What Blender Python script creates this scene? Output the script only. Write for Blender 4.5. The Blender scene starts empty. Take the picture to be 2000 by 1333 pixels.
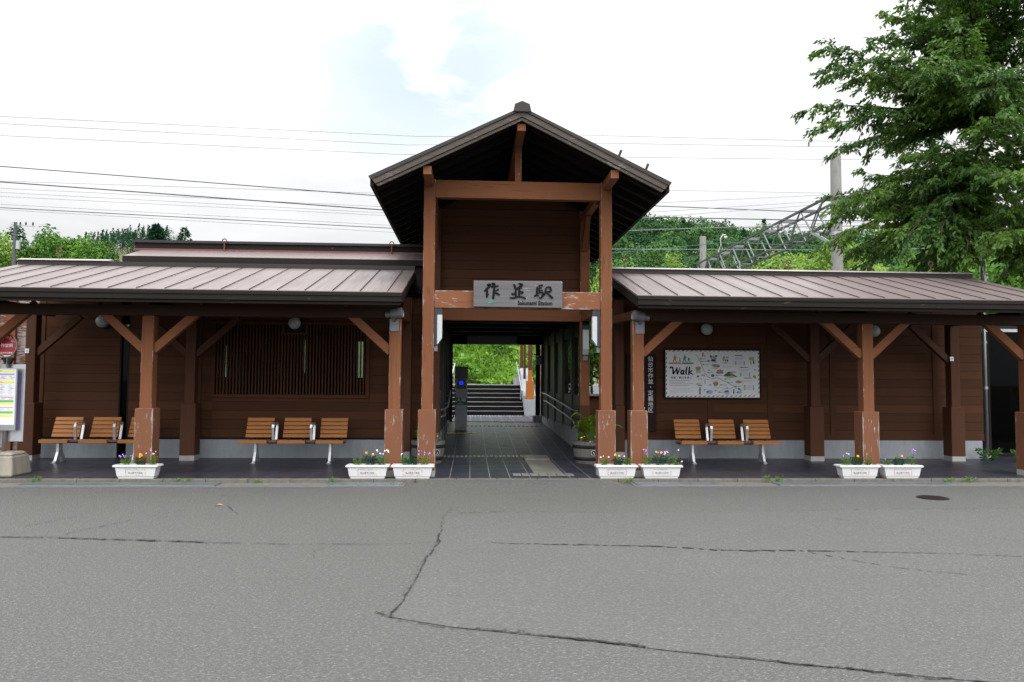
import bpy, math, random
import numpy as np
from mathutils import Vector, Matrix
random.seed(7); RNG = np.random.default_rng(11)
SC = bpy.context.scene; COL = SC.collection
V = Vector

# ------------------------------------------------------------------ helpers
ORG = {}
class MB:
    def __init__(s): s.v = []; s.f = []; s.m = []; s.mi = 0
    def add(s, vs, fs):
        o = len(s.v); s.v += [tuple(p) for p in vs]
        s.f += [tuple(i+o for i in f) for f in fs]; s.m += [s.mi]*len(fs); return s
    def box(s, x0, x1, y0, y1, z0, z1):
        return s.add([(x0,y0,z0),(x1,y0,z0),(x1,y1,z0),(x0,y1,z0),(x0,y0,z1),(x1,y0,z1),(x1,y1,z1),(x0,y1,z1)],
                     [(0,3,2,1),(4,5,6,7),(0,1,5,4),(1,2,6,5),(2,3,7,6),(3,0,4,7)])
    def frustum(s, cx, cy, z0, z1, a0, b0, a1, b1):
        return s.add([(cx-a0,cy-b0,z0),(cx+a0,cy-b0,z0),(cx+a0,cy+b0,z0),(cx-a0,cy+b0,z0),(cx-a1,cy-b1,z1),(cx+a1,cy-b1,z1),(cx+a1,cy+b1,z1),(cx-a1,cy+b1,z1)],
                     [(0,3,2,1),(4,5,6,7),(0,1,5,4),(1,2,6,5),(2,3,7,6),(3,0,4,7)])
    def beam(s, p, q, w, h, up=(0,0,1)):
        p = V(p); q = V(q); d = (q-p).normalized(); r = d.cross(V(up)).normalized(); u = r.cross(d)
        c = [(-w/2,-h/2),(w/2,-h/2),(w/2,h/2),(-w/2,h/2)]
        vs = [p+r*a+u*b for a,b in c]+[q+r*a+u*b for a,b in c]
        return s.add(vs, [(0,1,2,3),(7,6,5,4),(0,4,5,1),(1,5,6,2),(2,6,7,3),(3,7,4,0)])
    def tube(s, pts, r, seg=8, cap=True):
        pts = [V(p) for p in pts]; n = len(pts); vs = []; fs = []
        rr = r if isinstance(r, (list, tuple)) else [r]*n; prev = None
        for i in range(n):
            d = (pts[min(i+1,n-1)]-pts[max(i-1,0)]).normalized()
            if prev is None:
                a = V((0,0,1)) if abs(d.z) < .9 else V((1,0,0)); x = d.cross(a).normalized()
            else:
                x = prev - d*prev.dot(d); x.normalize()
            prev = x; y = d.cross(x)
            for k in range(seg):
                t = 2*math.pi*k/seg; vs.append(pts[i]+(x*math.cos(t)+y*math.sin(t))*rr[i])
        for i in range(n-1):
            for k in range(seg):
                a = i*seg+k; b = i*seg+(k+1)%seg; fs.append((a,b,b+seg,a+seg))
        if cap: fs += [tuple(range(seg-1,-1,-1)), tuple(range((n-1)*seg, n*seg))]
        return s.add(vs, fs)
    def lathe(s, prof, c=(0,0,0), axis=(0,0,1), seg=24):
        ax = V(axis).normalized(); a = V((0,0,1)) if abs(ax.z) < .9 else V((1,0,0))
        x = ax.cross(a).normalized(); y = ax.cross(x); c = V(c); vs = []; fs = []
        for r, h in prof:
            for k in range(seg):
                t = 2*math.pi*k/seg; vs.append(c+ax*h+(x*math.cos(t)+y*math.sin(t))*r)
        n = len(prof)
        for i in range(n-1):
            for k in range(seg):
                a0 = i*seg+k; b0 = i*seg+(k+1)%seg; fs.append((a0,b0,b0+seg,a0+seg))
        fs += [tuple(range(seg-1,-1,-1)), tuple(range((n-1)*seg, n*seg))]
        return s.add(vs, fs)
    def prism(s, poly, y0, y1):           # polygon in X,Z extruded along Y
        n = len(poly); vs = [(x,y0,z) for x,z in poly]+[(x,y1,z) for x,z in poly]
        return s.add(vs, [tuple(range(n)), tuple(range(2*n-1,n-1,-1))]+[(i,i+n,(i+1)%n+n,(i+1)%n) for i in range(n)])
    def prismx(s, poly, x0, x1):          # polygon in Y,Z extruded along X
        n = len(poly); vs = [(x0,y,z) for y,z in poly]+[(x1,y,z) for y,z in poly]
        return s.add(vs, [tuple(range(n)), tuple(range(2*n-1,n-1,-1))]+[(i,i+n,(i+1)%n+n,(i+1)%n) for i in range(n)])
    def text(s, body, x, y, z, size, shear=0, off=0, align='CENTER', sx=1., rot=0., depth=0):
        vs, fs = text_mesh(body, size, shear, off, align)
        c, sn = math.cos(rot), math.sin(rot); out = []
        for a, b in vs:
            a *= sx; a, b = a*c-b*sn, a*sn+b*c; out.append((x+a, y, z+b))
        return s.add(out, fs)
    def build(s, name, mats, parent=None, bevel=0, smooth=False, origin=None):
        o = V(origin) if origin is not None else (ORG.get(parent.name, V((0,0,0))) if parent else V((0,0,0)))
        me = bpy.data.meshes.new(name)
        me.from_pydata([(p[0]-o.x, p[1]-o.y, p[2]-o.z) for p in s.v], [], s.f)
        mats = mats if isinstance(mats, (list, tuple)) else [mats]
        for m in mats: me.materials.append(m)
        me.polygons.foreach_set('material_index', s.m)
        uv = me.uv_layers.new(name='UVMap'); arr = np.full((len(me.loops), 2), .5, dtype=np.float32)
        for p in me.polygons:
            if p.loop_total == 4:
                q = [V(s.v[i]) for i in s.f[p.index]]; st = p.loop_start
                a = (q[1]-q[0]).length; b = (q[2]-q[1]).length
                arr[st:st+4] = [(0,0),(1,0),(1,1),(0,1)] if a <= b else [(0,0),(0,1),(1,1),(1,0)]
        uv.data.foreach_set('uv', arr.ravel())
        if smooth: me.polygons.foreach_set('use_smooth', [True]*len(me.polygons))
        me.update(); ob = bpy.data.objects.new(name, me); COL.objects.link(ob)
        if parent: ob.parent = parent; ORG[ob.name] = o
        elif origin is not None: ob.location = o; ORG[ob.name] = o
        if bevel:
            md = ob.modifiers.new('Bevel', 'BEVEL'); md.width = bevel; md.segments = 2; md.limit_method = 'ANGLE'
        if smooth and smooth != True:
            pass
        return ob
_TC = {}
def text_mesh(body, size, shear, off, align):
    k = (body, size, shear, off, align)
    if k in _TC: return _TC[k]
    cu = bpy.data.curves.new('lettering', 'FONT'); cu.body = body; cu.size = size; cu.shear = shear; cu.offset = off
    cu.align_x = align; cu.align_y = 'CENTER'; cu.resolution_u = 3; cu.fill_mode = 'FRONT'
    ob = bpy.data.objects.new('lettering', cu); COL.objects.link(ob)
    bpy.context.view_layer.update()
    me = bpy.data.meshes.new_from_object(ob.evaluated_get(bpy.context.evaluated_depsgraph_get()))
    r = ([(v.co.x, v.co.y) for v in me.vertices], [tuple(p.vertices) for p in me.polygons])
    bpy.data.objects.remove(ob); bpy.data.curves.remove(cu); bpy.data.meshes.remove(me)
    _TC[k] = r; return r
def thing(name, label, cat, loc=(0,0,0), group=None, rotz=0):
    o = bpy.data.objects.new(name, None); COL.objects.link(o); o.location = loc; o.rotation_euler[2] = rotz
    o.empty_display_size = .2; ORG[o.name] = V(loc); tag(o, label, cat, group); return o
def tag(o, label, cat, group=None, kind=None):
    o['label'] = label; o['category'] = cat
    if group: o['group'] = group
    if kind: o['kind'] = kind
    return o
def struct(o, label=None, kind='structure'):
    o['kind'] = kind
    if label: o['label'] = label
    return o
def dup(root, loc, label, rotz=0, scale=None):
    r = root.copy(); COL.objects.link(r); r.location = loc; r.rotation_euler[2] = rotz; r['label'] = label
    if scale: r.scale = scale
    def rec(src, dst):
        for ch in list(src.children):
            c = ch.copy(); COL.objects.link(c); c.parent = dst; rec(ch, c)
    rec(root, r); return r
def mesh_np(name, verts, quads, mat, parent=None, smooth=False, tone=None):
    verts = np.asarray(verts, dtype=np.float32); quads = np.asarray(quads, dtype=np.int32); k = quads.shape[1]
    if parent is not None: verts = verts - np.array(ORG.get(parent.name, V((0,0,0))), dtype=np.float32)
    me = bpy.data.meshes.new(name); me.vertices.add(len(verts)); me.vertices.foreach_set('co', verts.ravel())
    me.loops.add(quads.size); me.loops.foreach_set('vertex_index', quads.ravel())
    me.polygons.add(len(quads)); me.polygons.foreach_set('loop_start', np.arange(0, quads.size, k, dtype=np.int32))
    me.polygons.foreach_set('loop_total', np.full(len(quads), k, dtype=np.int32))
    if smooth: me.polygons.foreach_set('use_smooth', np.ones(len(quads), dtype=bool))
    me.materials.append(mat); me.update(calc_edges=True)
    if tone is not None: me.attributes.new('tone','FLOAT','POINT').data.foreach_set('value', np.repeat(np.asarray(tone, dtype=np.float32), 4))
    ob = bpy.data.objects.new(name, me); COL.objects.link(ob)
    if parent is not None: ob.parent = parent; ORG[ob.name] = ORG.get(parent.name, V((0,0,0)))
    return ob

# ------------------------------------------------------------------ materials
class N:
    def __init__(s, name):
        s.mat = bpy.data.materials.new(name); s.mat.use_nodes = True; s.t = s.mat.node_tree; s.t.nodes.clear()
        s.out = s.t.nodes.new('ShaderNodeOutputMaterial')
    def n(s, typ, ins=None, **kw):
        nd = s.t.nodes.new('ShaderNode'+typ)
        for k, v in kw.items(): setattr(nd, k, v)
        for k, v in (ins or {}).items():
            if hasattr(v, 'is_linked') or isinstance(v, bpy.types.NodeSocket): s.t.links.new(v, nd.inputs[k])
            else: nd.inputs[k].default_value = v
        return nd
    def pos(s, scale=(1,1,1), world=False):
        c = s.n('NewGeometry').outputs['Position'] if world else s.n('TexCoord').outputs['Object']
        return s.n('Mapping', {'Vector': c, 'Scale': scale}).outputs[0]
    def noise(s, vec, scale, detail=4, rough=.55, dist=0):
        return s.n('TexNoise', {'Vector': vec, 'Scale': scale, 'Detail': detail, 'Roughness': rough, 'Distortion': dist}).outputs[0]
    def ramp(s, fac, a, b, ca=(0,0,0,1), cb=(1,1,1,1)):
        r = s.n('ValToRGB', {'Fac': fac}); e = r.color_ramp.elements
        e[0].position = a; e[0].color = ca; e[1].position = b; e[1].color = cb; return r.outputs[0]
    def mix(s, f, a, b, mode='MIX'):
        m = s.n('MixRGB', blend_type=mode)
        for k, v in (('Fac', f), ('Color1', a), ('Color2', b)):
            if isinstance(v, bpy.types.NodeSocket): s.t.links.new(v, m.inputs[k])
            else: m.inputs[k].default_value = v
        return m.outputs[0]
    def math(s, op, a, b=0.):
        return s.n('Math', {0: a, 1: b}, operation=op).outputs[0]
    def bump(s, h, strength, dist=.01):
        return s.n('Bump', {'Height': h, 'Strength': strength, 'Distance': dist}).outputs[0]
    def pbr(s, **ins):
        p = s.n('BsdfPrincipled', {k.replace('_', ' '): v for k, v in ins.items()})
        s.t.links.new(p.outputs[0], s.out.inputs[0]); return s.mat
def C(r, g, b): return (r, g, b, 1)
def dark(c, k): return (c[0]*k, c[1]*k, c[2]*k, 1)

def plain(name, c, rough=.6, metal=0, var=.12, scale=6, spec=.5, bump=0, bscale=80):
    n = N(name); p = n.pos(); f = n.noise(p, scale, 5)
    col = n.mix(f, dark(c, 1-var*2), dark(c, 1+var*2))
    kw = dict(Base_Color=col, Roughness=rough, Metallic=metal, Specular_IOR_Level=spec)
    if bump: kw['Normal'] = n.bump(n.noise(p, bscale, 3), bump, .004)
    return n.pbr(**kw)
def wood(name, c, axis='z', peel=0., edge=0., peelc=(.46,.43,.44), var=.22, rough=.6, crack=.5, spec=.15, dirt=0, isl=0.):
    n = N(name); st = {'z': (1,1,.06), 'x': (.06,1,1), 'y': (1,.06,1)}[axis]
    p = n.pos(st, True); g = n.noise(p, 22, 6, .6, .6); big = n.noise(n.pos((1,1,1), True), 2.2, 3)
    col = n.mix(g, dark(c, 1-var), dark(c, 1+var)); col = n.mix(n.math('MULTIPLY', big, .55), col, dark(c, .72))
    fine = n.noise(n.pos(tuple(a*.6+.4*(a>.5) for a in st), True), 120, 3)
    col = n.mix(.35, col, n.mix(fine, dark(c, .6), dark(c, 1.35)))
    if crack:
        ck = n.ramp(n.noise(n.pos(tuple(a*.35 if a < .5 else a for a in st), True), 9, 2, .4, .2), .495, .503)
        ck2 = n.ramp(n.noise(n.pos(tuple(a*.35 if a < .5 else a for a in st), True), 9, 2, .4, .2), .503, .511, C(1,1,1), C(0,0,0))
        col = n.mix(n.math('MULTIPLY', n.math('MULTIPLY', ck, ck2), crack), col, dark(c, .22))
    if isl: col = n.mix(1., col, n.ramp(n.n('NewGeometry').outputs['Random Per Island'], 0, 1, (1-isl,1-isl,1-isl,1), (1+isl,1+isl*.9,1+isl*.8,1)), 'MULTIPLY')
    rg = rough
    if peel or edge:
        pn = n.noise(n.pos(tuple(a*2.4 if a < .5 else a for a in st), True), 55, 6, .7)
        low = n.noise(n.pos((1,1,1), True), 3.1, 2)
        u = n.n('SeparateXYZ', {0: n.n('TexCoord').outputs['UV']}).outputs[0]
        ed = n.math('ABSOLUTE', n.math('SUBTRACT', u, .5))            # 0 middle, .5 edge
        ed = n.math('POWER', n.math('MULTIPLY', ed, 2.), 14.)
        m = n.math('ADD', n.math('ADD', pn, n.math('MULTIPLY', ed, edge)), n.math('MULTIPLY', n.math('SUBTRACT', low, .5), .5))
        m = n.ramp(m, .72-peel, .76-peel)
        col = n.mix(n.math('MULTIPLY', m, .85), col, n.mix(fine, dark(peelc, .6), dark(peelc, 1.25)))
        rg = .75
    return n.pbr(Base_Color=col, Roughness=rg, Specular_IOR_Level=spec, Normal=n.bump(n.math('ADD', g, fine), .25, .004))
def concrete(name, c, stain=.5, scale=3., rough=.85):
    n = N(name); p = n.pos((1,1,1), True); a = n.noise(p, scale, 8, .65); b = n.noise(n.pos((3,3,.7), True), 4, 5, .6)
    f = n.noise(p, 90, 4)
    col = n.mix(a, dark(c, .72), dark(c, 1.22)); col = n.mix(n.math('MULTIPLY', n.ramp(b, .45, .68), stain), col, dark(c, .42))
    col = n.mix(.25, col, n.mix(f, dark(c, .5), dark(c, 1.4)))
    return n.pbr(Base_Color=col, Roughness=rough, Specular_IOR_Level=.25, Normal=n.bump(f, .35, .004))
def asphalt(name, c, gain=1.):
    n = N(name); p = n.pos((1,1,1), True)
    vor = n.n('TexVoronoi', {'Vector': p, 'Scale': 75.}, feature='F1'); cell = n.n('SeparateColor', {0: vor.outputs['Color']}).outputs[0]
    vor2 = n.n('TexVoronoi', {'Vector': p, 'Scale': 190.}, feature='F1'); cell2 = n.n('SeparateColor', {0: vor2.outputs['Color']}).outputs[0]
    big = n.noise(p, .55, 5, .6); mid = n.noise(n.pos((.7,1.6,1), True), 1.9, 7, .72); fine = n.noise(p, 38, 5, .7)
    col = n.mix(n.ramp(big,.3,.7), dark(c, .84), dark(c, 1.16)); col = n.mix(n.math('MULTIPLY', n.ramp(mid, .47, .72), .5), col, dark(c, .74))
    col = n.mix(.34*gain, col, n.mix(cell, dark(c, .45), dark(c, 1.6)))
    col = n.mix(.35*gain, col, n.mix(cell2, dark(c, .5), dark(c, 1.5)))
    col = n.mix(.5*gain, col, n.mix(n.ramp(fine, .3, .7), dark(c, .55), dark(c, 1.45)))
    sp = n.ramp(cell, .992, .995); col = n.mix(n.math('MULTIPLY', sp, .4*gain), col, C(.36,.35,.33))
    pit = n.ramp(n.noise(n.pos((1,1.5,1), True), 42, 4, .62), .43, .36); col = n.mix(n.math('MULTIPLY', pit, .5*gain), col, dark(c, .3))
    h = n.math('ADD', n.math('MULTIPLY', vor.outputs['Distance'], 6.), fine)
    return n.pbr(Base_Color=col, Roughness=.8, Specular_IOR_Level=.35, Normal=n.bump(h, .5*gain, .006))
def tiles(name, c, w, h, grout=(.20,.20,.20), mort=.004, rough=.32):
    n = N(name); p = n.pos((1,1,1), True)
    b = n.n('TexBrick', {'Vector': p, 'Color1': dark(c,.85), 'Color2': dark(c,1.2), 'Mortar': C(*grout), 'Scale': 1., 'Mortar Size': mort, 'Mortar Smooth': .1, 'Brick Width': w, 'Row Height': h}, offset=0.)
    st = n.noise(n.pos((4,40,4), True), 3, 5); col = n.mix(n.math('MULTIPLY', st, .35), b.outputs[0], dark(c, .55))
    dirt = n.ramp(n.noise(p, 1.3, 6, .65), .5, .8); col = n.mix(n.math('MULTIPLY', dirt, .25), col, C(.10,.095,.09))
    r = n.mix(n.noise(p, 5, 4), C(rough-.08,)*1 if False else C(rough-.08, rough-.08, rough-.08), C(rough+.14, rough+.14, rough+.14))
    return n.pbr(Base_Color=col, Roughness=r, Specular_IOR_Level=.4, Normal=n.bump(b.outputs['Fac'], .3, -.003))
def glass(name, tint=(.75,.8,.8), refl=.06, k=.8):
    n = N(name); lw = n.n('LayerWeight', {'Blend': .35}).outputs['Fresnel']
    f = n.math('ADD', n.math('MULTIPLY', lw, k), refl)
    a = n.n('BsdfTransparent', {'Color': C(*tint)}); g = n.n('BsdfGlossy', {'Color': C(.9,.93,.95), 'Roughness': .03})
    m = n.n('MixShader', {0: f, 1: a.outputs[0], 2: g.outputs[0]}); n.t.links.new(m.outputs[0], n.out.inputs[0]); return n.mat
def leafmat(name, a, b, c=None, trans=.35, scale=.6, rough=.45, tone=0., spec=.35):
    n = N(name); r = n.n('NewGeometry').outputs['Random Per Island']
    if tone: r = n.math('ADD', n.math('MULTIPLY', r, 1-tone), n.math('MULTIPLY', n.n('Attribute', attribute_name='tone').outputs['Fac'], tone))
    col = n.mix(r, C(*a), C(*b)); big = n.noise(n.pos((1,1,1), True), scale, 3)
    if c: col = n.mix(n.ramp(big, .42, .66), col, n.mix(r, C(*c), dark(c, 1.35)))
    p = n.n('BsdfPrincipled', {'Base Color': col, 'Roughness': rough, 'Specular IOR Level': spec})
    t = n.n('BsdfTranslucent', {'Color': n.mix(.5, col, n.mix(1., col, C(1.5,1.7,.5), 'MULTIPLY'))})
    m = n.n('MixShader', {0: trans, 1: p.outputs[0], 2: t.outputs[0]}); n.t.links.new(m.outputs[0], n.out.inputs[0]); return n.mat
def emit(name, c, s):
    n = N(name); e = n.n('Emission', {'Color': C(*c), 'Strength': s}); n.t.links.new(e.outputs[0], n.out.inputs[0]); return n.mat

def metalroof(name, c):
    n = N(name); st = n.noise(n.pos((5.,.35,.35), True), 2.2, 6, .65); big = n.noise(n.pos((.6,1,1), True), 1.1, 4); sp = n.ramp(n.noise(n.pos((1,1,1), True), 26, 4, .6), .66, .74)
    col = n.mix(big, dark(c,.84), dark(c,1.14)); col = n.mix(n.math('MULTIPLY', n.ramp(st,.46,.74), .55), col, (.085,.062,.058,1)); col = n.mix(n.math('MULTIPLY', sp, .35), col, (.07,.05,.04,1))
    panel = n.math('FRACT', n.math('MULTIPLY', n.n('SeparateXYZ', {0: n.pos((1,1,1), True)}).outputs[0], 2.5867)); rg = n.ramp(st, .35, .75, (.36,.36,.36,1), (.54,.54,.54,1))
    h = n.noise(n.pos((2.5,1.,1), True), 1.6, 2)
    return n.pbr(Base_Color=col, Roughness=rg, Specular_IOR_Level=.5, Normal=n.bump(h, .25, .02))
PAINT = (.180,.071,.034)
M = dict(
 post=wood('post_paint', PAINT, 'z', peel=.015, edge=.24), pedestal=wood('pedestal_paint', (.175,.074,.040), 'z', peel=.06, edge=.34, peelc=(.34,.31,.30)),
 beam=wood('beam_paint', PAINT, 'x', peel=0., edge=.10), worn_beam=wood('worn_beam_paint', (.20,.082,.041), 'x', peel=.10, edge=.22, peelc=(.38,.35,.34)),
 side_beam=wood('side_beam_paint', PAINT, 'y'), eave=wood('eave_beam_shade_paint', (.034,.016,.010), 'x', crack=.3), column=wood('column_paint', (.080,.032,.0165), 'z', crack=.4),  # eave: dark stain, with the shade under the roof edge put into the colour
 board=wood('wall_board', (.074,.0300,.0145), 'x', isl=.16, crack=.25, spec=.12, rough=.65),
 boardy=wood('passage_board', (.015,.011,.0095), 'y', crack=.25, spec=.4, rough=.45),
 black_wood=wood('weathered_black_wood', (.0135,.011,.0095), 'x', peel=.03, edge=.02, peelc=(.20,.16,.13), var=.4, rough=.75),
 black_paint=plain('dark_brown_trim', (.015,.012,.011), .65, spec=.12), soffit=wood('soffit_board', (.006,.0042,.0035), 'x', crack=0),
 barge=wood('weathered_bargeboard', (.085,.072,.064), 'x', peel=.10, edge=0., peelc=(.22,.20,.185), var=.5, rough=.8),
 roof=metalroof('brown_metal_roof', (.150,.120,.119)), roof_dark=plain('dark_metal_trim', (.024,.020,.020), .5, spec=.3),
 seam=plain('roof_seam', (.05,.034,.032), .7, spec=.1), roof_top=plain('ridge_flashing', (.30,.26,.25), .3, 0, .08, 3, .9),
 red_trim=plain('red_metal_trim', (.12,.035,.035), .4),
 concrete=concrete('plinth_concrete', (.31,.33,.36), .3), kerb=concrete('kerb_concrete', (.135,.128,.108), .8, 5), gutter=concrete('gutter_concrete', (.145,.145,.138), .6, 4), foot=concrete('footing_concrete', (.36,.36,.35), .3),
 rock=concrete('rough_concrete_base', (.27,.25,.21), .6, 7), pole=concrete('pole_concrete', (.24,.238,.232), .45, 1.2),
 asphalt=asphalt('asphalt', (.136,.137,.131), 1.05), patch=asphalt('asphalt_patch', (.124,.126,.121), .85), ramp=asphalt('asphalt_ramp', (.180,.178,.173), 1.),
 crack=plain('crack_dirt', (.018,.017,.015), .95, var=.4, scale=30), tile=tiles('dark_floor_tile', (.029,.031,.046), .3, .6, (.13,.13,.13)),
 tile_p=tiles('passage_floor_tile', (.028,.031,.049), .3, .6, (.30,.29,.28), .005, .42), tact=tiles('tactile_paving', (.20,.195,.18), .3, .3, (.10,.10,.10)),
 ground=plain('bare_ground', (.10,.11,.05), .9, var=.3, scale=.4), steel=plain('galvanised_steel', (.36,.38,.39), .42, .85), alu=plain('brushed_aluminium', (.50,.51,.53), .36, .75),
 grey=plain('grey_lamp_metal', (.15,.155,.17), .45, .3), black=plain('black_plastic', (.012,.012,.014), .4), navy=plain('dark_lamp_housing', (.018,.022,.03), .35),
 white=plain('white_plastic', (.56,.56,.57), .35, var=.03), rust=plain('rusty_iron', (.09,.045,.03), .8, var=.3, scale=40), iron=plain('dark_iron', (.022,.021,.021), .7, 0, spec=.2),
 grate=plain('grate_steel', (.20,.225,.245), .5, .5, .2, 12), void=plain('drain_darkness', (.01,.01,.01), .9),
 seat=wood('bench_slat', (.40,.165,.052), 'x', crack=0, var=.12, rough=.42), tray=plain('bench_tray', (.13,.045,.025), .5), benchbar=plain('bench_beam_metal', (.035,.037,.04), .4, .5),
 globe=plain('frosted_globe', (.46,.48,.50), .25, var=.02), lamp=plain('frosted_lamp_panel', (.45,.47,.49), .3, var=.02), glass=glass('window_glass', (.7,.75,.75), .0, .04), dglass=glass('dark_glass', (.05,.06,.06), .0, .12),
 signwood=wood('grey_sign_wood', (.125,.124,.130), 'x', peel=.06, peelc=(.36,.33,.28), var=.35, crack=.4, rough=.7), ink=plain('black_ink', (.008,.009,.012), .8, spec=.08),
 green=plain('green_print', (.02,.27,.13), .5, var=.02), orange=plain('orange_print', (.62,.19,.06), .5, var=.02), paper=plain('poster_white', (.72,.75,.79), .4, var=.02),
 lime=plain('lime_print', (.30,.50,.12), .5), sky=plain('blue_print', (.32,.46,.70), .5), tan=plain('tan_print', (.36,.22,.12), .5), greyink=plain('grey_print', (.33,.34,.37), .5), dgreen=plain('dark_green_print', (.02,.11,.07), .5),
 red=plain('red_sign', (.36,.008,.018), .35, var=.03), yellow=plain('yellow_print', (.80,.72,.03), .5, var=.03), lgreen=plain('green_band', (.13,.45,.13), .5), crimson=plain('crimson_print', (.6,.03,.08), .5), purple=plain('purple_print', (.13,.11,.30), .5),
 signdark=plain('dark_sign_board', (.022,.010,.010), .55, var=.1, spec=.1), machine=plain('machine_grey', (.30,.33,.37), .4), mgreen=plain('machine_green', (.015,.10,.065), .45), blue=emit('blue_reader_light', (.02,.03,1.), 1.1),
 bark=wood('tree_bark', (.055,.042,.034), 'z', crack=.4, rough=.9), soil=plain('potting_soil', (.04,.028,.02), .95),
 cherry=leafmat('cherry_leaves', (.024,.068,.010), (.052,.122,.017), (.085,.16,.024), .36, .7),
 forest=leafmat('forest_leaves', (.008,.036,.018), (.075,.16,.045), None, .15, .055, .8, .8, .08), conifer=leafmat('conifer_needles', (.010,.038,.022), (.034,.085,.036), None, .1, .06, .8, .7, .08),
 bright=leafmat('bright_tree_leaves', (.105,.20,.035), (.19,.29,.065), (.23,.32,.09), .35, .5, .6, 0., .12), mid=leafmat('mid_tree_leaves', (.03,.09,.016), (.075,.165,.028), (.10,.2,.03), .3, .3, .6, 0., .12),
 bankleaf=leafmat('bank_leaves', (.035,.115,.012), (.17,.33,.04), (.22,.36,.07), .35, .9), weed=leafmat('weed_leaves', (.07,.16,.02), (.14,.26,.04), None, .3, 2), marigold=leafmat('marigold_leaves', (.012,.055,.022), (.03,.095,.035), None, .25, 2),
 silver=leafmat('silver_leaves', (.16,.21,.19), (.28,.34,.31), None, .2, 2), fern=leafmat('fern_fronds', (.10,.18,.015), (.2,.28,.03), None, .4, 2), shrub=leafmat('shrub_leaves', (.02,.07,.012), (.07,.17,.03), None, .35, 2),
 fl_or=plain('orange_petals', (.85,.36,.005), .5, var=.05), fl_pu=plain('purple_petals', (.34,.16,.62), .5, var=.05), fl_wh=plain('white_petals', (.82,.82,.82), .5, var=.02), fl_pk=plain('lilac_petals', (.62,.40,.70), .5, var=.03), fl_rd=plain('brown_petals', (.10,.05,.02), .6),
 barrelw=wood('barrel_wood', (.17,.16,.15), 'z', peel=.05, peelc=(.28,.26,.25), crack=.5, rough=.8), wire=plain('wire_black', (.05,.05,.055), .6), wire_pale=plain('wire_pale', (.28,.28,.30), .6),
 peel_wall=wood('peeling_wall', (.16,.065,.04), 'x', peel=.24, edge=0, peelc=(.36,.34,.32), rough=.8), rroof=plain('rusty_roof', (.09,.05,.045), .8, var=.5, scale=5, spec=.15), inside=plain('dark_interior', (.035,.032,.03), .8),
 orange_post=wood('fresh_orange_paint', (.33,.115,.025), 'z', crack=.1), step=plain('dark_stair', (.007,.007,.008), .9, spec=.1), nosing=plain('stair_nosing', (.30,.30,.29), .5),
)

# ------------------------------------------------------------------ ground
FL = .06
def slab(name, mat, x0, x1, y0, y1, z0, z1): 
    return struct(MB().box(x0,x1,y0,y1,z0,z1).build(name, mat))
g = MB(); g.add([(-1500,-600,-.03),(1500,-600,-.03),(1500,2500,-.03),(-1500,2500,-.03)], [(0,1,2,3)]); struct(g.build('ground', M['ground']), 'bare and grassy ground around the station')
g = MB(); g.add([(-60,-60,0),(60,-60,0),(60,.0,0),(-60,.0,0)], [(0,1,2,3)]); struct(g.build('road', M['asphalt']), 'grey asphalt forecourt in front of the station')
# lighter asphalt patch bounded by the cracks
pp = [(-.30,-4.04),(-.36,-4.77),(-.40,-5.45),(-.45,-5.89),(-.50,-6.17),(-.1,-6.38),(.61,-6.62),(1.36,-6.91),(2.1,-7.15),(3.2,-7.5),(6,-8.3),(14,-10.2),(14,-2.2),(6.7,-2.32),(4.76,-2.33),(3.47,-2.44),(2.26,-2.46),(1.36,-2.5),(.49,-2.40),(-.1,-2.6),(-.25,-3.0)]
g = MB(); g.add([(x,y,.004) for x,y in pp], [tuple(range(len(pp)))]); struct(g.build('asphalt_patch', M['patch']), 'paler smoother asphalt patch on the forecourt')
# asphalt ramp up to the passage
rp = [(-1.0,-.62),(-.8,-.70),(-.2,-.95),(1.3,-.90),(2.05,-.74),(2.4,-.62),(2.05,-.03),(-.6,-.03)]
g = MB(); zz = [-.008]*6+[.057,.057]; g.add([(x,y,z) for (x,y),z in zip(rp,zz)]+[(.7,-.35,.038)], [(i,(i+1)%8,8) for i in range(8)]); struct(g.build('asphalt_ramp', M['asphalt']), 'low asphalt ramp up to the station entrance')
# cracks
def crack(pts, w, seed, z=.008, breaks=0.):
    r = random.Random(seed); mb = MB(); P = []
    for (x0,y0),(x1,y1) in zip(pts, pts[1:]):
        n = max(2, int(math.hypot(x1-x0, y1-y0)/.035))
        for k in range(n): t = k/n; P.append((x0+(x1-x0)*t, y0+(y1-y0)*t))
    P.append(pts[-1]); dx = dy = 0.; L = []
    for i, (x, y) in enumerate(P):
        dx = dx*.85+r.gauss(0,.0045); dy = dy*.85+r.gauss(0,.006)
        ww = 1.25*w*max(.12, r.gauss(1,.6))*(.6+.4*math.sin(i*.05+seed)); L.append((x+dx, y+dy, ww))
    for a, b in zip(L, L[1:]):
        if r.random() < breaks: continue
        d = V((b[0]-a[0], b[1]-a[1])); d.normalize(); nx, ny = -d.y, d.x
        mb.add([(a[0]-nx*a[2],a[1]-ny*a[2],z),(b[0]-nx*b[2],b[1]-ny*b[2],z),(b[0]+nx*b[2],b[1]+ny*b[2],z),(a[0]+nx*a[2],a[1]+ny*a[2],z)], [(0,1,2,3)])
        for _ in range(2 if w > .008 else r.randint(0,1)):
            c = r.uniform(.003,.016); ox, oy = r.gauss(0,w*1.8), r.gauss(0,w*2.2)
            mb.add([(a[0]+ox-c,a[1]+oy,z+.001),(a[0]+ox,a[1]+oy-c*.3,z+.001),(a[0]+ox+c,a[1]+oy+.004,z+.001),(a[0]+ox,a[1]+oy+c*.4,z+.001)], [(0,1,2,3)])
    return mb
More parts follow.
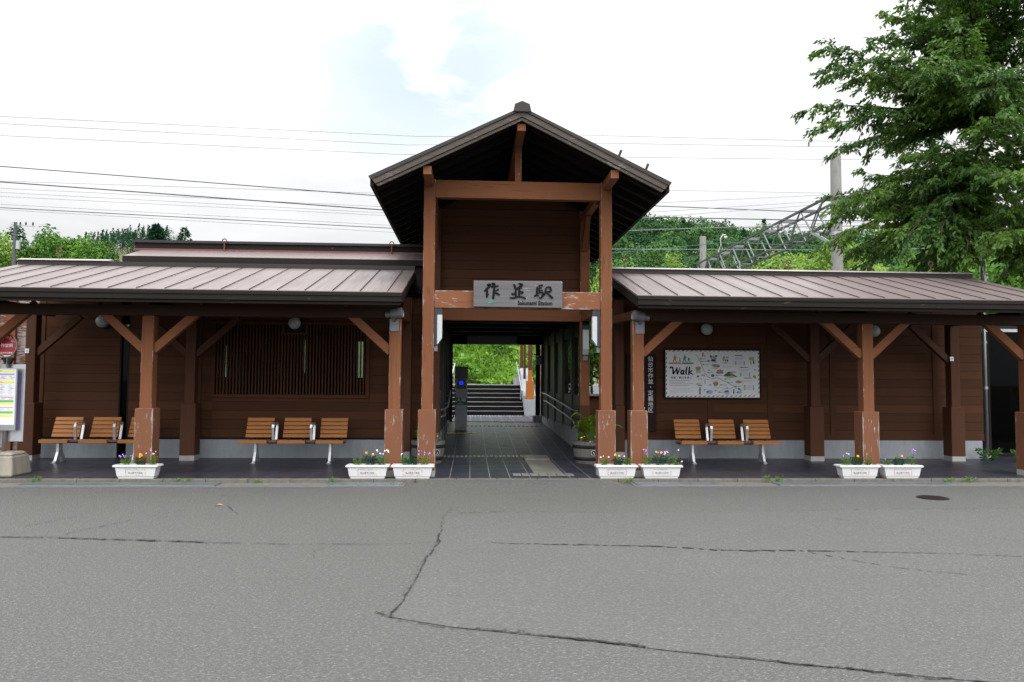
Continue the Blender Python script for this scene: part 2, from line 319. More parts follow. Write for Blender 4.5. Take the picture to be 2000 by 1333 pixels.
cr = [([(-8,-3.35),(-6,-3.5),(-4.41,-3.68),(-3.77,-3.74),(-3.06,-3.86),(-2.42,-3.97)], .010, 1, .05), ([(-2.42,-3.97),(-1.66,-4.05),(-.91,-4.11),(-.30,-4.04)], .0065, 2, .15),
      ([(-.28,-3.9),(-.36,-4.77),(-.40,-5.45),(-.45,-5.89),(-.50,-6.19)], .011, 3, .05), ([(-.60,-6.08),(-.53,-6.16),(-.36,-6.28),(-.11,-6.38),(.26,-6.50),(.61,-6.62),(1.0,-6.78)], .011, 4, .02),
      ([(1.0,-6.78),(1.36,-6.91),(1.76,-7.05),(2.1,-7.15),(2.45,-7.29),(3.2,-7.5)], .006, 5, .06), ([(.2,-4.05),(.39,-4.08),(.95,-4.15),(1.6,-4.21)], .007, 6, .12), ([(1.6,-4.21),(2.2,-4.37),(3.1,-4.47),(4.0,-4.55),(4.82,-4.71),(7,-5.1)], .010, 7, .06),
      ([(-.30,-4.0),(-.28,-2.7),(-.2,-2.03)], .004, 8, .35), ([(-.1,-2.5),(.49,-2.39),(1.36,-2.5),(2.26,-2.46)], .007, 9, .18), ([(2.26,-2.46),(3.47,-2.44),(4.76,-2.33),(6.7,-2.32)], .004, 10, .4),
      ([(-3.0,-1.2),(-2.9,-1.9),(-2.6,-2.5)], .004, 11, .4), ([(-3.2,-2.2),(-3.6,-2.9),(-3.9,-3.6)], .003, 12, .4), ([(-4.2,-2.6),(-4.5,-3.2)], .003, 13, .4), ([(3.0,-4.5),(3.4,-5.0),(3.9,-5.3)], .004, 14, .4), ([(4.0,-2.9),(4.7,-3.6),(5.4,-4.2)], .003, 15, .5), ([(.6,-1.5),(1.3,-1.7),(2.2,-1.65)], .004, 16, .3), ([(1.8,-2.2),(2.1,-2.9)], .003, 17, .5),
      ([(-1.2,-4.1),(-1.35,-4.35),(-1.3,-4.6)], .003, 18, .4), ([(-3.2,-1.15),(-2.85,-1.17)], .006, 19, .2)]
g = MB()
for a in cr: 
    b = crack(a[0], a[1], a[2], .009, a[3]); g.add(b.v, b.f)
struct(g.build('road_crack', M['crack']), 'dark jagged cracks in the forecourt asphalt')
# kerb, gutter, floors
KX0, KX1 = -14., 14.
k = MB(); x = KX0
while x < KX1:
    k.box(x+.003, x+.597, 0., .13, -.02, FL-.004); x += .6
struct(k.build('kerb', M['kerb'], bevel=.008), 'stained low concrete kerb along the station front')
for a, b in ((-14,-.93),(2.37,14)): struct(MB().box(a, b, -.40, -.004, -.02, .008).build('gutter', M['gutter']), 'concrete drain channel beside the kerb')
slab('floor', M['tile'], -14, -.62, .131, 3.4, -.02, FL); slab('floor', M['tile'], 2.2, 14, .131, 3.4, -.02, FL)
slab('floor', M['tile_p'], -.618, 2.198, .131, 2.6, -.02, FL)
def FZ(y): return FL if y < 2.6 else min(FL+.05*(y-2.6), .39)
g = MB(); g.add([(-.7,2.601,FL),(2.3,2.601,FL),(2.3,9.2,.39),(-.7,9.2,.39),(-.9,12.8,.40),(2.6,12.8,.40),(2.6,9.2,.39),(-.9,9.2,.39)], [(0,1,2,3),(7,6,5,4)])
struct(g.build('passage_floor', M['tile_p']), 'dark tiled passage floor sloping up to the stairs')
# tactile paving
def tact_bars(x0, x1, y0, y1, gap=.05, bar=.03):
    m = MB(); x = x0
    while x < x1: m.box(x, x+bar, y0, y1, FZ(y0)+.002, FZ((y0+y1)/2)+.010); x += gap+bar
    return m
g = MB(); g.box(-.48,1.42,3.22,3.5,FZ(3.2)-.03,FZ(3.35)+.012) if False else None
g = MB(); g.box(1.0,1.45,.62,2.55,FL-.01,FL+.005); g.box(1.0,1.45,2.55,3.2,FL-.01,FZ(3.2)+.006)
struct(g.build('tactile_path', M['tact']), 'pale tactile guide path on the dark tiles')
t1 = tact_bars(-.5,1.0,2.92,3.2,.03,.05); t1.build('tactile_strip', M['tact']); t2 = tact_bars(.66,1.60,.34,.60,.015,.12); t2.build('tactile_strip', M['tact'])
t3 = tact_bars(-.1,1.8,8.1,8.35,.06,.05); t3.build('tactile_strip', M['tact']); t4 = tact_bars(.8,1.75,9.0,9.12,.05,.05); t4.build('tactile_strip', M['tact']); tact_bars(-.5,1.6,12.2,12.45,.05,.04).build('tactile_strip', M['white'])
tact_bars(-.55,.15,6.55,6.7,.02,.06).build('tactile_strip', M['yellow'])
for o in list(COL.objects):
    if o.name.startswith('tactile_strip'): struct(o, 'raised tactile warning strip across the passage floor')

# ------------------------------------------------------------------ station building
ST = thing('station_building', 'long brown wooden railway station with a tall gabled entrance and two low wings', 'station', (.7, 2.6, FL))
YF, YR = .40, 2.58           # post rows
def post(x, y, top, w=.175, ped=.265, mp='post', mq='pedestal', ph=1.0, pb=FL):
    p = MB().box(x-w/2, x+w/2, y-w/2, y+w/2, pb+ph-.01, top).build('post', M[mp], ST, bevel=.011)
    MB().box(x-ped/2, x+ped/2, y-ped/2, y+ped/2, pb+.09, pb+ph).build('pedestal', M[mq], p, bevel=.010)
    MB().box(x-ped/2+.004, x+ped/2-.004, y-ped/2+.004, y+ped/2-.004, pb, pb+.09).build('footing', M['foot'], p)
    return p
BEAMZ0, BEAMZ1 = 2.44, 2.60
LX = [-7.27, -4.81, -1.152]; RX = [2.577, 6.22, 8.88]
for x in LX+RX: post(x, YF, BEAMZ0)
RLX = [-7.74, -4.98]; RRX = [6.40, 9.10]
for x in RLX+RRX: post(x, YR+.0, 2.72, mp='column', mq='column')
for x in (-1.165, 2.73): 
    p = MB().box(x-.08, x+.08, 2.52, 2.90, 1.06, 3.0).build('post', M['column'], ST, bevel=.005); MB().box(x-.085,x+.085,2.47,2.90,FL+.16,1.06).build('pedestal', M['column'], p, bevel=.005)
    MB().box(x-.082,x+.082,2.475,2.90,FL,FL+.16).build('footing', M['foot'], p)
post(-.657, YF, 4.60); post(2.08, YF, 4.60)
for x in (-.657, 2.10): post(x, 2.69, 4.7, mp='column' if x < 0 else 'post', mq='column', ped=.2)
# beams
def bm(x0,x1,y0,y1,z0,z1,mat='beam',name='beam',bev=.006): return MB().box(x0,x1,y0,y1,z0,z1).build(name, M[mat], ST, bevel=bev)
bm(-.569,1.992,.335,.465,4.315,4.588,name='tie_beam'); bm(-.569,1.992,.335,.465,2.607,2.876,'worn_beam',name='tie_beam')
bm(-.569,2.01,2.60,2.74,2.605,2.835,name='tie_beam'); 
for x in (-.657,2.08): bm(x-.06,x+.06,.488,2.60,2.60,2.80,'side_beam'); bm(x-.06,x+.06,-.36,6.2,4.475,4.60,'side_beam','purlin')
bm(.642,.767,-.36,6.2,5.15,5.255,'side_beam','purlin')
MB().box(.655,.755,.35,.45,4.588,5.15).build('king_post', M['post'], ST, bevel=.005)
def brace(x0,z0,x1,z1,y,mat='beam',w=.10,h=.125):
    d = V((x1-x0,0,z1-z0)).normalized()
    return MB().beam((x0,y,z0),(x1,y,z1),w,h,(0,1,0) if False else (0,0,1)).build('brace', M[mat], ST, bevel=.005)
for x, sd in ((LX[0],(1,)),(LX[1],(-1,1)),(LX[2],(-1,)),(RX[0],(1,)),(RX[1],(-1,1)),(RX[2],(-1,))):
    for s in sd: brace(x+s*.07,1.93,x+s*.80,2.60,YF)
for x, sd in ((RLX[0],(1,)),(RLX[1],(-1,1)),(RRX[0],(-1,1)),(RRX[1],(-1,))):
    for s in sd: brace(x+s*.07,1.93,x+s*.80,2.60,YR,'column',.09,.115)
for x in (-.657,2.08):      # struts between the main posts, running front to back
    MB().beam((x,.48,4.32),(x,1.1,4.50),.09,.11).build('brace', M['side_beam'], ST) ; MB().beam((x,2.62,3.95),(x,2.1,4.5),.09,.12).build('brace', M['side_beam'], ST, bevel=.004)
for x in (2.577,-1.152): MB().beam((x,.46,2.55),(x,2.6,2.62),.1,.13).build('beam', M['side_beam'], ST)
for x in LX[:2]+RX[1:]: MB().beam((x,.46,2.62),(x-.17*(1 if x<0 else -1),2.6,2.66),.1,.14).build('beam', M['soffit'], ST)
# wings
def wing(x0, x1, hooks, sx0, roofx0, roofx1, cap1=None):
    EY, EZ, RY_, RZ_ = -.42, 2.755, 2.0, 3.435; BY, BZ = 3.9, 2.95
    r = MB(); th = .03
    r.prismx([(EY,EZ-th),(EY,EZ),(RY_,RZ_),(BY,BZ),(BY,BZ-th),(RY_,RZ_-th)], roofx0, roofx1)
    roof = r.build('wing_roof', M['roof'], ST)
    s = MB(); x = sx0
    while x < roofx1-.05:
        if x > roofx0+.05:
            s.beam((x,EY-.005,EZ+.009),(x,RY_-.05,RZ_+.002),.006,.011)
        x += .3866
    s.build('seam', M['seam'], roof)
    MB().box(roofx0,roofx1,RY_-.10,RY_+.10,RZ_-.03,RZ_+.052).build('ridge_flashing', M['roof_dark'], roof); MB().prismx([(RY_-.13,RZ_+.053),(RY_-.13,RZ_+.060),(RY_,RZ_+.098),(RY_+.13,RZ_+.060),(RY_+.13,RZ_+.053)],roofx0-.01,cap1 or roofx1+.01).build('ridge_cap', M['roof_top'], roof)
    f = MB(); f.box(roofx0,roofx1,EY-.012,EY+.05,EZ-.062,EZ-.012); f.build('gutter_trim', M['black_paint'], roof)
    MB().box(roofx0+.005,roofx1-.005,EY+.0,EY+.045,EZ-.142,EZ-.063).build('fascia', M['black_wood'], roof, bevel=.004); MB().box(roofx0+.02,roofx1-.02,EY+.03,EY+.08,EZ-.187,EZ-.143).build('fascia', M['black_wood'], roof, bevel=.004)
    for ex in (roofx0, roofx1):
        s_ = 1 if ex == roofx0 else -1; a, b = sorted((ex, ex+s_*.03))
        MB().prismx([(EY+.05,EZ-.16),(EY+.05,EZ-.03),(RY_,RZ_-.035),(BY,BZ-.035),(BY,BZ-.17),(RY_,RZ_-.17)], a+.004*s_, b+.004*s_).build('verge_board', M['black_wood'], roof)
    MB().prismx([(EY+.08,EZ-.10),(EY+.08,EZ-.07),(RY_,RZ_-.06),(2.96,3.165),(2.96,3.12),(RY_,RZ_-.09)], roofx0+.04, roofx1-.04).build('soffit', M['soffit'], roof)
    x = x0+.3
    rf = MB()
    while x < x1-.2: rf.beam((x,EY+.09,EZ-.135),(x,RY_,RZ_-.125),.05,.07); x += .455
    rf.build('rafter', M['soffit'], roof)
    for hx in hooks:
        h = MB(); h.tube([(hx,RY_,RZ_+.06),(hx,RY_,RZ_+.20)], .011, 8); n = 14
        h.tube([(hx,RY_+.0,RZ_+.24)]+[(hx+.042*math.sin(a),RY_,RZ_+.24-.042*math.cos(a)) for a in [2*math.pi*i/n for i in range(n+1)]][1:], .011, 6)
        h.build('snow_hook', M['rust'], roof)
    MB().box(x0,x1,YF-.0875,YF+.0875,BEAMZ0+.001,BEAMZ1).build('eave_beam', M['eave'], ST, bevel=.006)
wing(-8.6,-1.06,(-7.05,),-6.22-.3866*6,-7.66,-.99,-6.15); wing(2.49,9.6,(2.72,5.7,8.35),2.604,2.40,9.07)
def boards(m, x0, x1, z0, z1, y, h=.165, t=.018, gap=.0035, zoff=.43):
    k0 = math.floor((z0-zoff)/h); z = zoff+k0*h
    while z < z1-.01:
        a, b = max(z, z0), min(z+h-gap, z1)
        if b-a > .012: m.box(x0, x1, y, y+t, a, b)
        z += h
    m.mi = 1; m.box(x0, x1, y+t-.002, y+.09, z0, z1); m.mi = 0
WY = 2.95
def wallpart(name, segs, mats=('board','black_paint'), parent=ST, y=WY):
    m = MB()
    for s in segs: boards(m, *s, y)
    return m.build(name, [M[a] for a in mats], parent, bevel=.003)
W0, W1, WZ0, WZ1 = -4.74, -1.90, 1.19, 2.54
wl = wallpart('wing_wall', [(-7.86,-6.41,.43,3.1),(-6.24,W0,.43,3.1),(W0,W1,.43,WZ0),(W0,W1,WZ1,3.1),(W1,-.62,.43,3.1)])
wr = wallpart('wing_wall', [(2.62,4.55,.43,3.1),(4.56,9.95,.43,3.1)])
for a, b in ((-7.84,-6.41),(-6.24,-.6)): MB().box(a,b,WY-.02,WY+.09,FL-.02,.395).build('plinth', M['concrete'], wl); MB().box(a,b,WY+.012,WY+.09,.396,.43).build('sill_gap', M['black_paint'], wl)
for a, b in ((2.6,9.9),): MB().box(a,b,WY-.02,WY+.09,FL-.02,.405).build('plinth', M['concrete'], wr); MB().box(a,b,WY+.012,WY+.09,.406,.43).build('sill_gap', M['black_paint'], wr)
for x in (4.555, 5.72, 6.95, 7.75, 9.0): MB().box(x-.055,x+.055,WY-.014,WY+.02,.43,3.08).build('wall_batten', M['board'], wr, bevel=.003)
MB().box(2.62,9.95,WY-.018,WY+.02,.405,.52).build('wall_batten', M['board'], wr, bevel=.003)
for x in (-5.0,-7.8): MB().box(x-.06,x+.06,WY-.014,WY+.02,.43,3.08).build('wall_batten', M['board'], wl, bevel=.003)
# wing rooms (interior shells with rear windows)
rm = MB(); RYB = 6.5
def wallholes(m, x0, x1, z0, z1, y0, y1, holes):
    xs = sorted(set([x0,x1]+[h[0] for h in holes]+[h[1] for h in holes]))
    for a, b in zip(xs, xs[1:]):
        hs = sorted([h for h in holes if h[0] <= a+1e-6 and h[1] >= b-1e-6], key=lambda h: h[2]); z = z0
        for h in hs:
            if h[2] > z: m.box(a,b,y0,y1,z,h[2])
            z = h[3]
        if z < z1: m.box(a,b,y0,y1,z,z1)
holes = [(-8.1,-7.75,2.45,2.75),(-5.70,-5.60,1.55,2.28),(-3.92,-3.85,1.66,2.43),(-2.68,-2.50,1.55,2.40),(-1.15,-.68,1.35,2.4)]
wallholes(rm, -8.5, -.6, 0, 3.1, RYB, RYB+.12, holes); rm.box(-8.6,-8.5,3.1,RYB,0,3.1); rm.box(-8.5,-.6,3.05,RYB,3.12,3.2); rm.box(-8.5,-.7,3.05,RYB,-.02,.075)
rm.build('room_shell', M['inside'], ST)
for h in holes: MB().box(h[0],h[1],RYB+.05,RYB+.058,h[2],h[3]).build('rear_pane', M['glass'], ST)
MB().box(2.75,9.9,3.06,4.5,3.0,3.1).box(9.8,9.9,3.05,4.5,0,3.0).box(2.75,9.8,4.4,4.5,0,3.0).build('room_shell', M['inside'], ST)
# slit door
d = MB().box(-6.405,-6.385,WY,WY+.09,FL,2.64).box(-6.265,-6.245,WY,WY+.09,FL,2.64).box(-6.385,-6.265,WY,WY+.09,2.40,2.44).build('door', M['black_paint'], ST)
MB().box(-6.385,-6.265,WY+.04,WY+.048,FL,2.40).build('door_pane', M['dglass'], d); MB().box(-6.385,-6.265,WY+.04,WY+.048,2.44,2.62).build('door_pane', M['glass'], d)
# lattice window
lw = MB(); x = W0+.05; wn = MB()
for a in ((W0-.02,W0+.05,WZ0-.03,WZ1+.03),(W1-.05,W1+.02,WZ0-.03,WZ1+.03),(W0+.05,W1-.05,WZ0-.03,WZ0+.03),(W0+.05,W1-.05,WZ1-.03,WZ1+.03)): wn.box(a[0],a[1],WY-.05,WY+.06,a[2],a[3])
win = wn.build('lattice_window', M['board'], ST, bevel=.004)
gx0, gx1 = -3.45, -3.07
x = W0+.08
while x < W1-.06:
    lw.box(x, x+.024, WY-.035, WY-.005, WZ0+.03, (WZ1-.03 if not gx0 < x < gx1 else 2.33)); x += .0578
lw.box(gx0-.02,gx1+.03,WY-.04,WY-.004,2.33,2.36); lw.box(gx0-.03,gx0,WY-.04,WY-.004,2.36,WZ1-.03); lw.box(gx1,gx1+.03,WY-.04,WY-.004,2.36,WZ1-.03)
lw.build('lattice', M['board'], win); MB().box(gx0,gx1,WY+.0,WY+.03,2.36,WZ1-.03).build('lamp_panel', M['black_paint'], win)
MB().box(W0+.05,W1-.05,WY+.05,WY+.056,WZ0+.03,WZ1-.03).build('pane', M['glass'], win)
pf = MB()
for x in (-4.1,-3.3,-2.55): pf.box(x,x+.05,WY+.062,WY+.085,WZ0+.03,WZ1-.03)
pf.build('sash', M['black_paint'], win)
# upper roof over the left wing
u = MB().prismx([(2.62,3.655),(2.62,3.705),(3.40,3.945),(5.6,3.5),(5.6,3.45),(3.4,3.9)], -6.27, -.76).build('upper_roof', M['roof'], ST)
MB().box(-6.27,-.76,2.60,2.635,3.60,3.70).build('fascia', M['black_paint'], u); MB().box(-6.1,-.76,2.75,2.80,3.1,3.68).build('clerestory_wall', M['black_paint'], u)
MB().box(-6.42,-.80,3.38,3.75,3.93,3.975).build('red_flashing', M['red_trim'], u); MB().box(-6.42,-.80,3.40,3.72,3.976,4.085).build('ridge_box', M['black_wood'], u, bevel=.004); MB().box(-6.46,-.80,3.37,3.76,4.086,4.135).build('ridge_cap', M['roof_dark'], u)
for hx in (-4.72,-1.55):
    n = 12; MB().tube([(hx,3.33,3.93),(hx,3.33,4.10)], .012, 8).tube([(hx+.04*math.sin(a),3.33,4.13-.04*math.cos(a)) for a in [2*math.pi*i/n for i in range(n+1)]], .011, 6).build('snow_hook', M['rust'], u)
# gable roof
AX, AZ, EXL, EXR, EZg = .706, 5.475, -1.49, 2.902, 4.41
GY0, GY1 = -.45, 6.5
sl = (AZ-EZg)/(AX-EXL)
def gz(x, dz=0): return AZ - sl*abs(x-AX) + dz
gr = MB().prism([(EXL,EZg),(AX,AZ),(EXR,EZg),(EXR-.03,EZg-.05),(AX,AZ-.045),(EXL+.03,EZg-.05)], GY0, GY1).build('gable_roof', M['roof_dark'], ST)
MB().prism([(EXL+.04,gz(EXL+.04,-.052)),(AX,AZ-.052),(EXR-.04,gz(EXR-.04,-.052)),(EXR-.10,gz(EXR-.10,-.155)),(AX,AZ-.140),(EXL+.10,gz(EXL+.10,-.155))], GY0+.015, GY0+.05).build('bargeboard', M['barge'], gr, bevel=.004)
MB().prism([(EXL+.10,gz(EXL+.10,-.158)),(AX,AZ-.143),(EXR-.10,gz(EXR-.10,-.158)),(EXR-.14,gz(EXR-.14,-.205)),(AX,AZ-.190),(EXL+.14,gz(EXL+.14,-.205))], GY0+.035, GY0+.075).build('bargeboard', M['barge'], gr, bevel=.004)
MB().prism([(EXL+.06,gz(EXL+.06,-.07)),(AX,AZ-.055),(EXR-.06,gz(EXR-.06,-.07)),(EXR-.07,gz(EXR-.07,-.10)),(AX,AZ-.085),(EXL+.07,gz(EXL+.07,-.10))], GY0+.08, GY1-.05).build('soffit', M['soffit'], gr)
for i in range(15):
    y = GY0+.25+i*.45; m = MB()
    for e in (EXL+.08, EXR-.08): m.beam((AX+.02*(1 if e>AX else -1),y,AZ-.145),(e,y,gz(e,-.145)),.055,.08)
    m.build('rafter', M['soffit'], gr)
for e, s_ in ((EXL,1),(EXR,-1)):
    MB().box(min(e+.02*s_,e+.07*s_),max(e+.02*s_,e+.07*s_),GY0+.06,GY1,EZg-.13,EZg-.03).build('eave_board', M['black_wood'], gr)
MB().prism([(.575,5.40),(.60,5.51),(.706,5.555),(.815,5.51),(.84,5.40)], GY0-.02, GY1).build('ridge_cap', M['roof_dark'], gr)
for x in (2.13,2.53):
    MB().beam((x,-.36,gz(x)),(x+.045,-.36,gz(x)+.11),.035,.035,(0,1,0)).build('snow_guard', M['roof_dark'], gr)
# boarded wall above the passage
ub = MB(); boards(ub, -.62, 2.06, 2.84, 4.70, 2.72)
ub.build('upper_wall', [M['board'], M['black_paint']], ST, bevel=.003)
MB().prism([(-.62,4.71),(2.06,4.71),(2.06,4.72),(.706,5.28),(-.62,4.72)], 2.73, 2.80).build('gable_panel', M['board'], ST)
MB().box(-.66,-.60,2.74,6.5,2.6,4.7).build('gable_side_wall', M['boardy'], ST)
# passage
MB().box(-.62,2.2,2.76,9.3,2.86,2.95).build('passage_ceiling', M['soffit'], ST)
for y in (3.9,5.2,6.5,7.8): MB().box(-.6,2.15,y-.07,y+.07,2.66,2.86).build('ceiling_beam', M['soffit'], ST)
MB().box(-.62,2.0,9.2,9.36,2.49,2.95).build('lintel', M['black_paint'], ST)
def rx(y): return 2.17-(y-3.3)*.0365
pw = MB(); ys = [3.3,4.5,5.7,6.9,8.1,9.3]
def seg(m, ya, yb, z0, z1, t=.1, dx=0): m.add([(rx(ya)+dx,ya,z0),(rx(yb)+dx,yb,z0),(rx(yb)+dx+t,yb,z0),(rx(ya)+dx+t,ya,z0),(rx(ya)+dx,ya,z1),(rx(yb)+dx,yb,z1),(rx(yb)+dx+t,yb,z1),(rx(ya)+dx+t,ya,z1)], [(0,3,2,1),(4,5,6,7),(0,1,5,4),(1,2,6,5),(2,3,7,6),(3,0,4,7)])
for a, b in zip(ys, ys[1:]):
    seg(pw, a, b, .55, 1.22)
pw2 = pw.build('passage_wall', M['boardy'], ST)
q = MB(); seg(q, 3.3, 9.3, .0, .55, .12, -.02); q.build('plinth', M['concrete'], pw2)
q = MB(); seg(q, 3.3, 9.3, 2.42, 2.9); q.build('header', M['boardy'], pw2)
for y in ys: MB().box(rx(y)-.03,rx(y)+.11,y-.06,y+.06,.5,2.9).build('stud', M['boardy'], pw2)
for a, b in list(zip(ys, ys[1:]))[:2]:
    q = MB(); seg(q, a+.06, b-.06, 1.22, 2.42, .008, .04); q.build('pane', M['glass'], pw2)
for a, b in list(zip(ys, ys[1:]))[2:]:
    q = MB(); seg(q, a+.06, b-.06, 1.22, 2.42, .05, .03); q.build('panel', M['boardy'], pw2)
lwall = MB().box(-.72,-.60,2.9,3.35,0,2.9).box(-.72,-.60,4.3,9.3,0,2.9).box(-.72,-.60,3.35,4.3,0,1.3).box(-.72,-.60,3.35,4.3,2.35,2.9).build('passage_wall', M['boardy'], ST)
MB().box(-.67,-.66,3.35,4.3,1.3,2.35).build('pane', M['glass'], lwall)
for y in (4.4,5.6,6.8,8.0,9.2): MB().box(-.60,-.56,y-.05,y+.05,.1,2.86).build('stud', M['boardy'], lwall)
MB().box(-.60,-.57,2.9,9.3,.05,.5).build('plinth', M['concrete'], lwall)
p = MB().box(1.78,1.90,9.30,9.42,.56,2.9).build('post', M['black_paint'], ST); MB().box(1.70,2.0,9.2,9.5,.36,.56).build('footing', M['foot'], p)
MB().box(-.60,-.50,9.30,9.42,.38,2.9).build('post', M['column'], ST)
MB().box(-.55,1.7,9.13,9.16,.386,.40).build('door_track', M['black'], ST)

# ------------------------------------------------------------------ name sign with brush lettering
SG = thing('name_sign', 'weathered grey wooden station name board with black brush lettering over the entrance', 'sign', (.704, .30, 2.6))
MB().add([(.028,.225,2.622),(1.385,.225,2.616),(1.385,.334,2.616),(.028,.334,2.622),(.028,.225,3.012),(1.385,.225,3.018),(1.385,.334,3.045),(.028,.334,3.036)],
         [(0,3,2,1),(4,5,6,7),(0,1,5,4),(1,2,6,5),(2,3,7,6),(3,0,4,7)]).build('board', M['signwood'], SG, bevel=.008)
def brush(m, st, ox, oz, sc, y, slope=0.):
    k = [0]
    for pts in st:
        P = [V((ox+a*sc, oz-(b-a*slope)*sc)) for a,b,_ in pts]; W = [w*sc*.58 for *_,w in pts]
        # resample smoothly
        Q = []; Wq = []
        n = len(P)
        for i in range(n-1):
            p0 = P[max(i-1,0)]; p1 = P[i]; p2 = P[i+1]; p3 = P[min(i+2,n-1)]
            for j in range(6):
                t = j/6; Q.append(.5*((2*p1)+(p2-p0)*t+(2*p0-5*p1+4*p2-p3)*t*t+(3*p1-p0-3*p2+p3)*t**3)); Wq.append(W[i]+(W[i+1]-W[i])*t)
        Q.append(P[-1]); Wq.append(W[-1]); L = []; R = []
        for i in range(len(Q)):
            d = (Q[min(i+1,len(Q)-1)]-Q[max(i-1,0)]); d.normalize(); nrm = V((-d.y,d.x))
            L.append(Q[i]+nrm*Wq[i]); R.append(Q[i]-nrm*Wq[i])
        d0 = (Q[1]-Q[0]).normalized(); d1 = (Q[-1]-Q[-2]).normalized()
        L = [Q[0]-d0*Wq[0]*.6+V((-d0.y,d0.x))*Wq[0]*.55]+L+[Q[-1]+d1*Wq[-1]*.7+V((-d1.y,d1.x))*Wq[-1]*.35]; R = [Q[0]-d0*Wq[0]*.6-V((-d0.y,d0.x))*Wq[0]*.55]+R+[Q[-1]+d1*Wq[-1]*.7-V((-d1.y,d1.x))*Wq[-1]*.35]
        n = len(L); yy = y-.0004*k[0]; k[0] += 1
        m.add([(p.x,yy,p.y) for p in L]+[(p.x,yy,p.y) for p in R], [(i,i+n,i+n+1,i+1) for i in range(n-1)])
KANJI = [[(345,190,40),(400,190,50),(340,270,45),(285,320,36)],[(340,300,35),(335,380,46),(335,455,32)],[(335,450,22),(375,380,14)],[(440,160,36),(490,175,52),(430,240,30)],[(440,240,22),(510,222,38),(580,212,24)],[(492,225,36),(482,350,46),(470,478,42)],[(515,318,22),(580,285,34)],[(492,350,26),(555,377,42),(600,400,28)],
 [(905,175,28),(932,218,48)],[(1010,160,26),(1080,182,50),(1025,232,32),(985,250,22)],[(910,245,22),(980,264,38),(1075,252,22)],[(952,288,36),(945,350,42),(950,425,36)],[(1022,280,36),(1020,420,38)],[(865,365,25),(890,388,42),(935,370,18)],[(1050,330,32),(1100,347,32),(1060,384,18)],[(825,460,22),(900,466,32),(1000,440,28),(1090,452,32),(1155,475,34)],
 [(1435,202,26),(1520,194,34)],[(1407,235,32),(1400,300,34),(1395,380,34)],[(1452,225,22),(1455,350,22)],[(1420,264,16),(1500,250,24)],[(1415,312,16),(1520,304,22)],[(1400,368,18),(1500,346,28),(1527,362,34),(1515,430,38),(1480,470,28),(1440,450,14)],[(1350,425,34),(1400,406,28),(1440,420,24)],[(1600,242,22),(1682,240,36),(1690,322,36),(1600,332,22)],[(1592,260,28),(1570,370,34),(1530,432,18)],[(1600,345,18),(1650,390,34),(1730,462,44)]]
SCL = (1.385-.028)/1900
m = MB(); brush(m, KANJI, .028-50*SCL, 3.036+72*SCL, SCL, .220, .010); m.build('lettering', M['ink'], SG)
MB().text('Sakunami Station', .965, .2195, 2.684, .088, off=.0022, sx=.88).build('lettering', M['ink'], SG)
m = MB(); lz = 2.70
brush(m, [[(0,40,14),(14,48,14),(26,40,14),(26,0,14)],[(42,52,14),(42,0,14),(62,0,14),(66,12,14),(60,24,14),(42,26,14)],[(52,26,14),(68,52,14)]], .255, lz+.018, .00082, .2195); m.build('logo', M['green'], SG)

# ------------------------------------------------------------------ map poster
PO = thing('map_poster', 'white illustrated walking map poster with green and orange striped edge on the brown wall', 'poster', (4.595, WY-.01, 1.2))
px0, px1, pz0, pz1 = 3.685, 5.495, 1.213, 2.103; py = WY-.045
MB().box(px0-.035,px1+.035,WY-.05,WY-.016,pz0-.035,pz1+.035).build('frame', M['black_paint'], PO, bevel=.004)
MB().box(px0,px1,py-.012,py-.003,pz0,pz1).build('sheet', M['paper'], PO)
pm = MB(); MATS = ['green','orange','ink','lime','sky','tan','greyink','dgreen','crimson']; PMI = {k:i for i,k in enumerate(MATS)}
yy0 = py-.014
def X(u): return px0+(px1-px0)*(u-190)/(1845-190)
def Z(v, u=1000): return pz1-(pz1-pz0)*((v-135-(u-190)*.010)/(955-135))
def pol(c, pts, lay=0):
    pm.mi = PMI[c]; pm.add([(X(u),yy0-.0015*lay,Z(v,u)) for u,v in pts], [tuple(range(len(pts)))[::-1]])
def ell(c, u, v, a, b, lay=0, n=12, wob=0):
    r = random.Random(int(u*7+v)); pol(c, [(u+a*math.cos(t)*(1+r.uniform(-wob,wob)), v+b*math.sin(t)*(1+r.uniform(-wob,wob))) for t in [2*math.pi*i/n for i in range(n)]], lay)
def ln(c, pts, w, lay=0):
    for (a,b),(d,e) in zip(pts, pts[1:]):
        L = math.hypot(d-a,e-b); nx, ny = -(e-b)/L*w/2, (d-a)/L*w/2; pol(c, [(a+nx,b+ny),(d+nx,e+ny),(d-nx,e-ny),(a-nx,b-ny)], lay)
for i in range(20):
    c = ('orange','green')[i%2]; u = 225+i*79.5; e = min(u+62,1835)
    pol(c, [(u+22,137),(min(u+62,1838),137),(min(u+40,1838),160),(u,160)]); pol(('green','orange')[i%2], [(u+0,930),(min(u+40,1838),930),(min(u+18,1838),952),(u-22,952)])
for i in range(10):
    v = 175+i*76; c = ('orange','green')[i%2]
    pol(c, [(192,v+18),(212,v),(212,v+34),(192,v+52)]); pol(('green','orange')[i%2], [(1822,v+10),(1843,v-8),(1843,v+28),(1822,v+46)])
def txt(c, s, u, v, size, **k):
    pm.mi = PMI[c]; pm.text(s, X(u), yy0-.002, Z(v,u), size, **k)
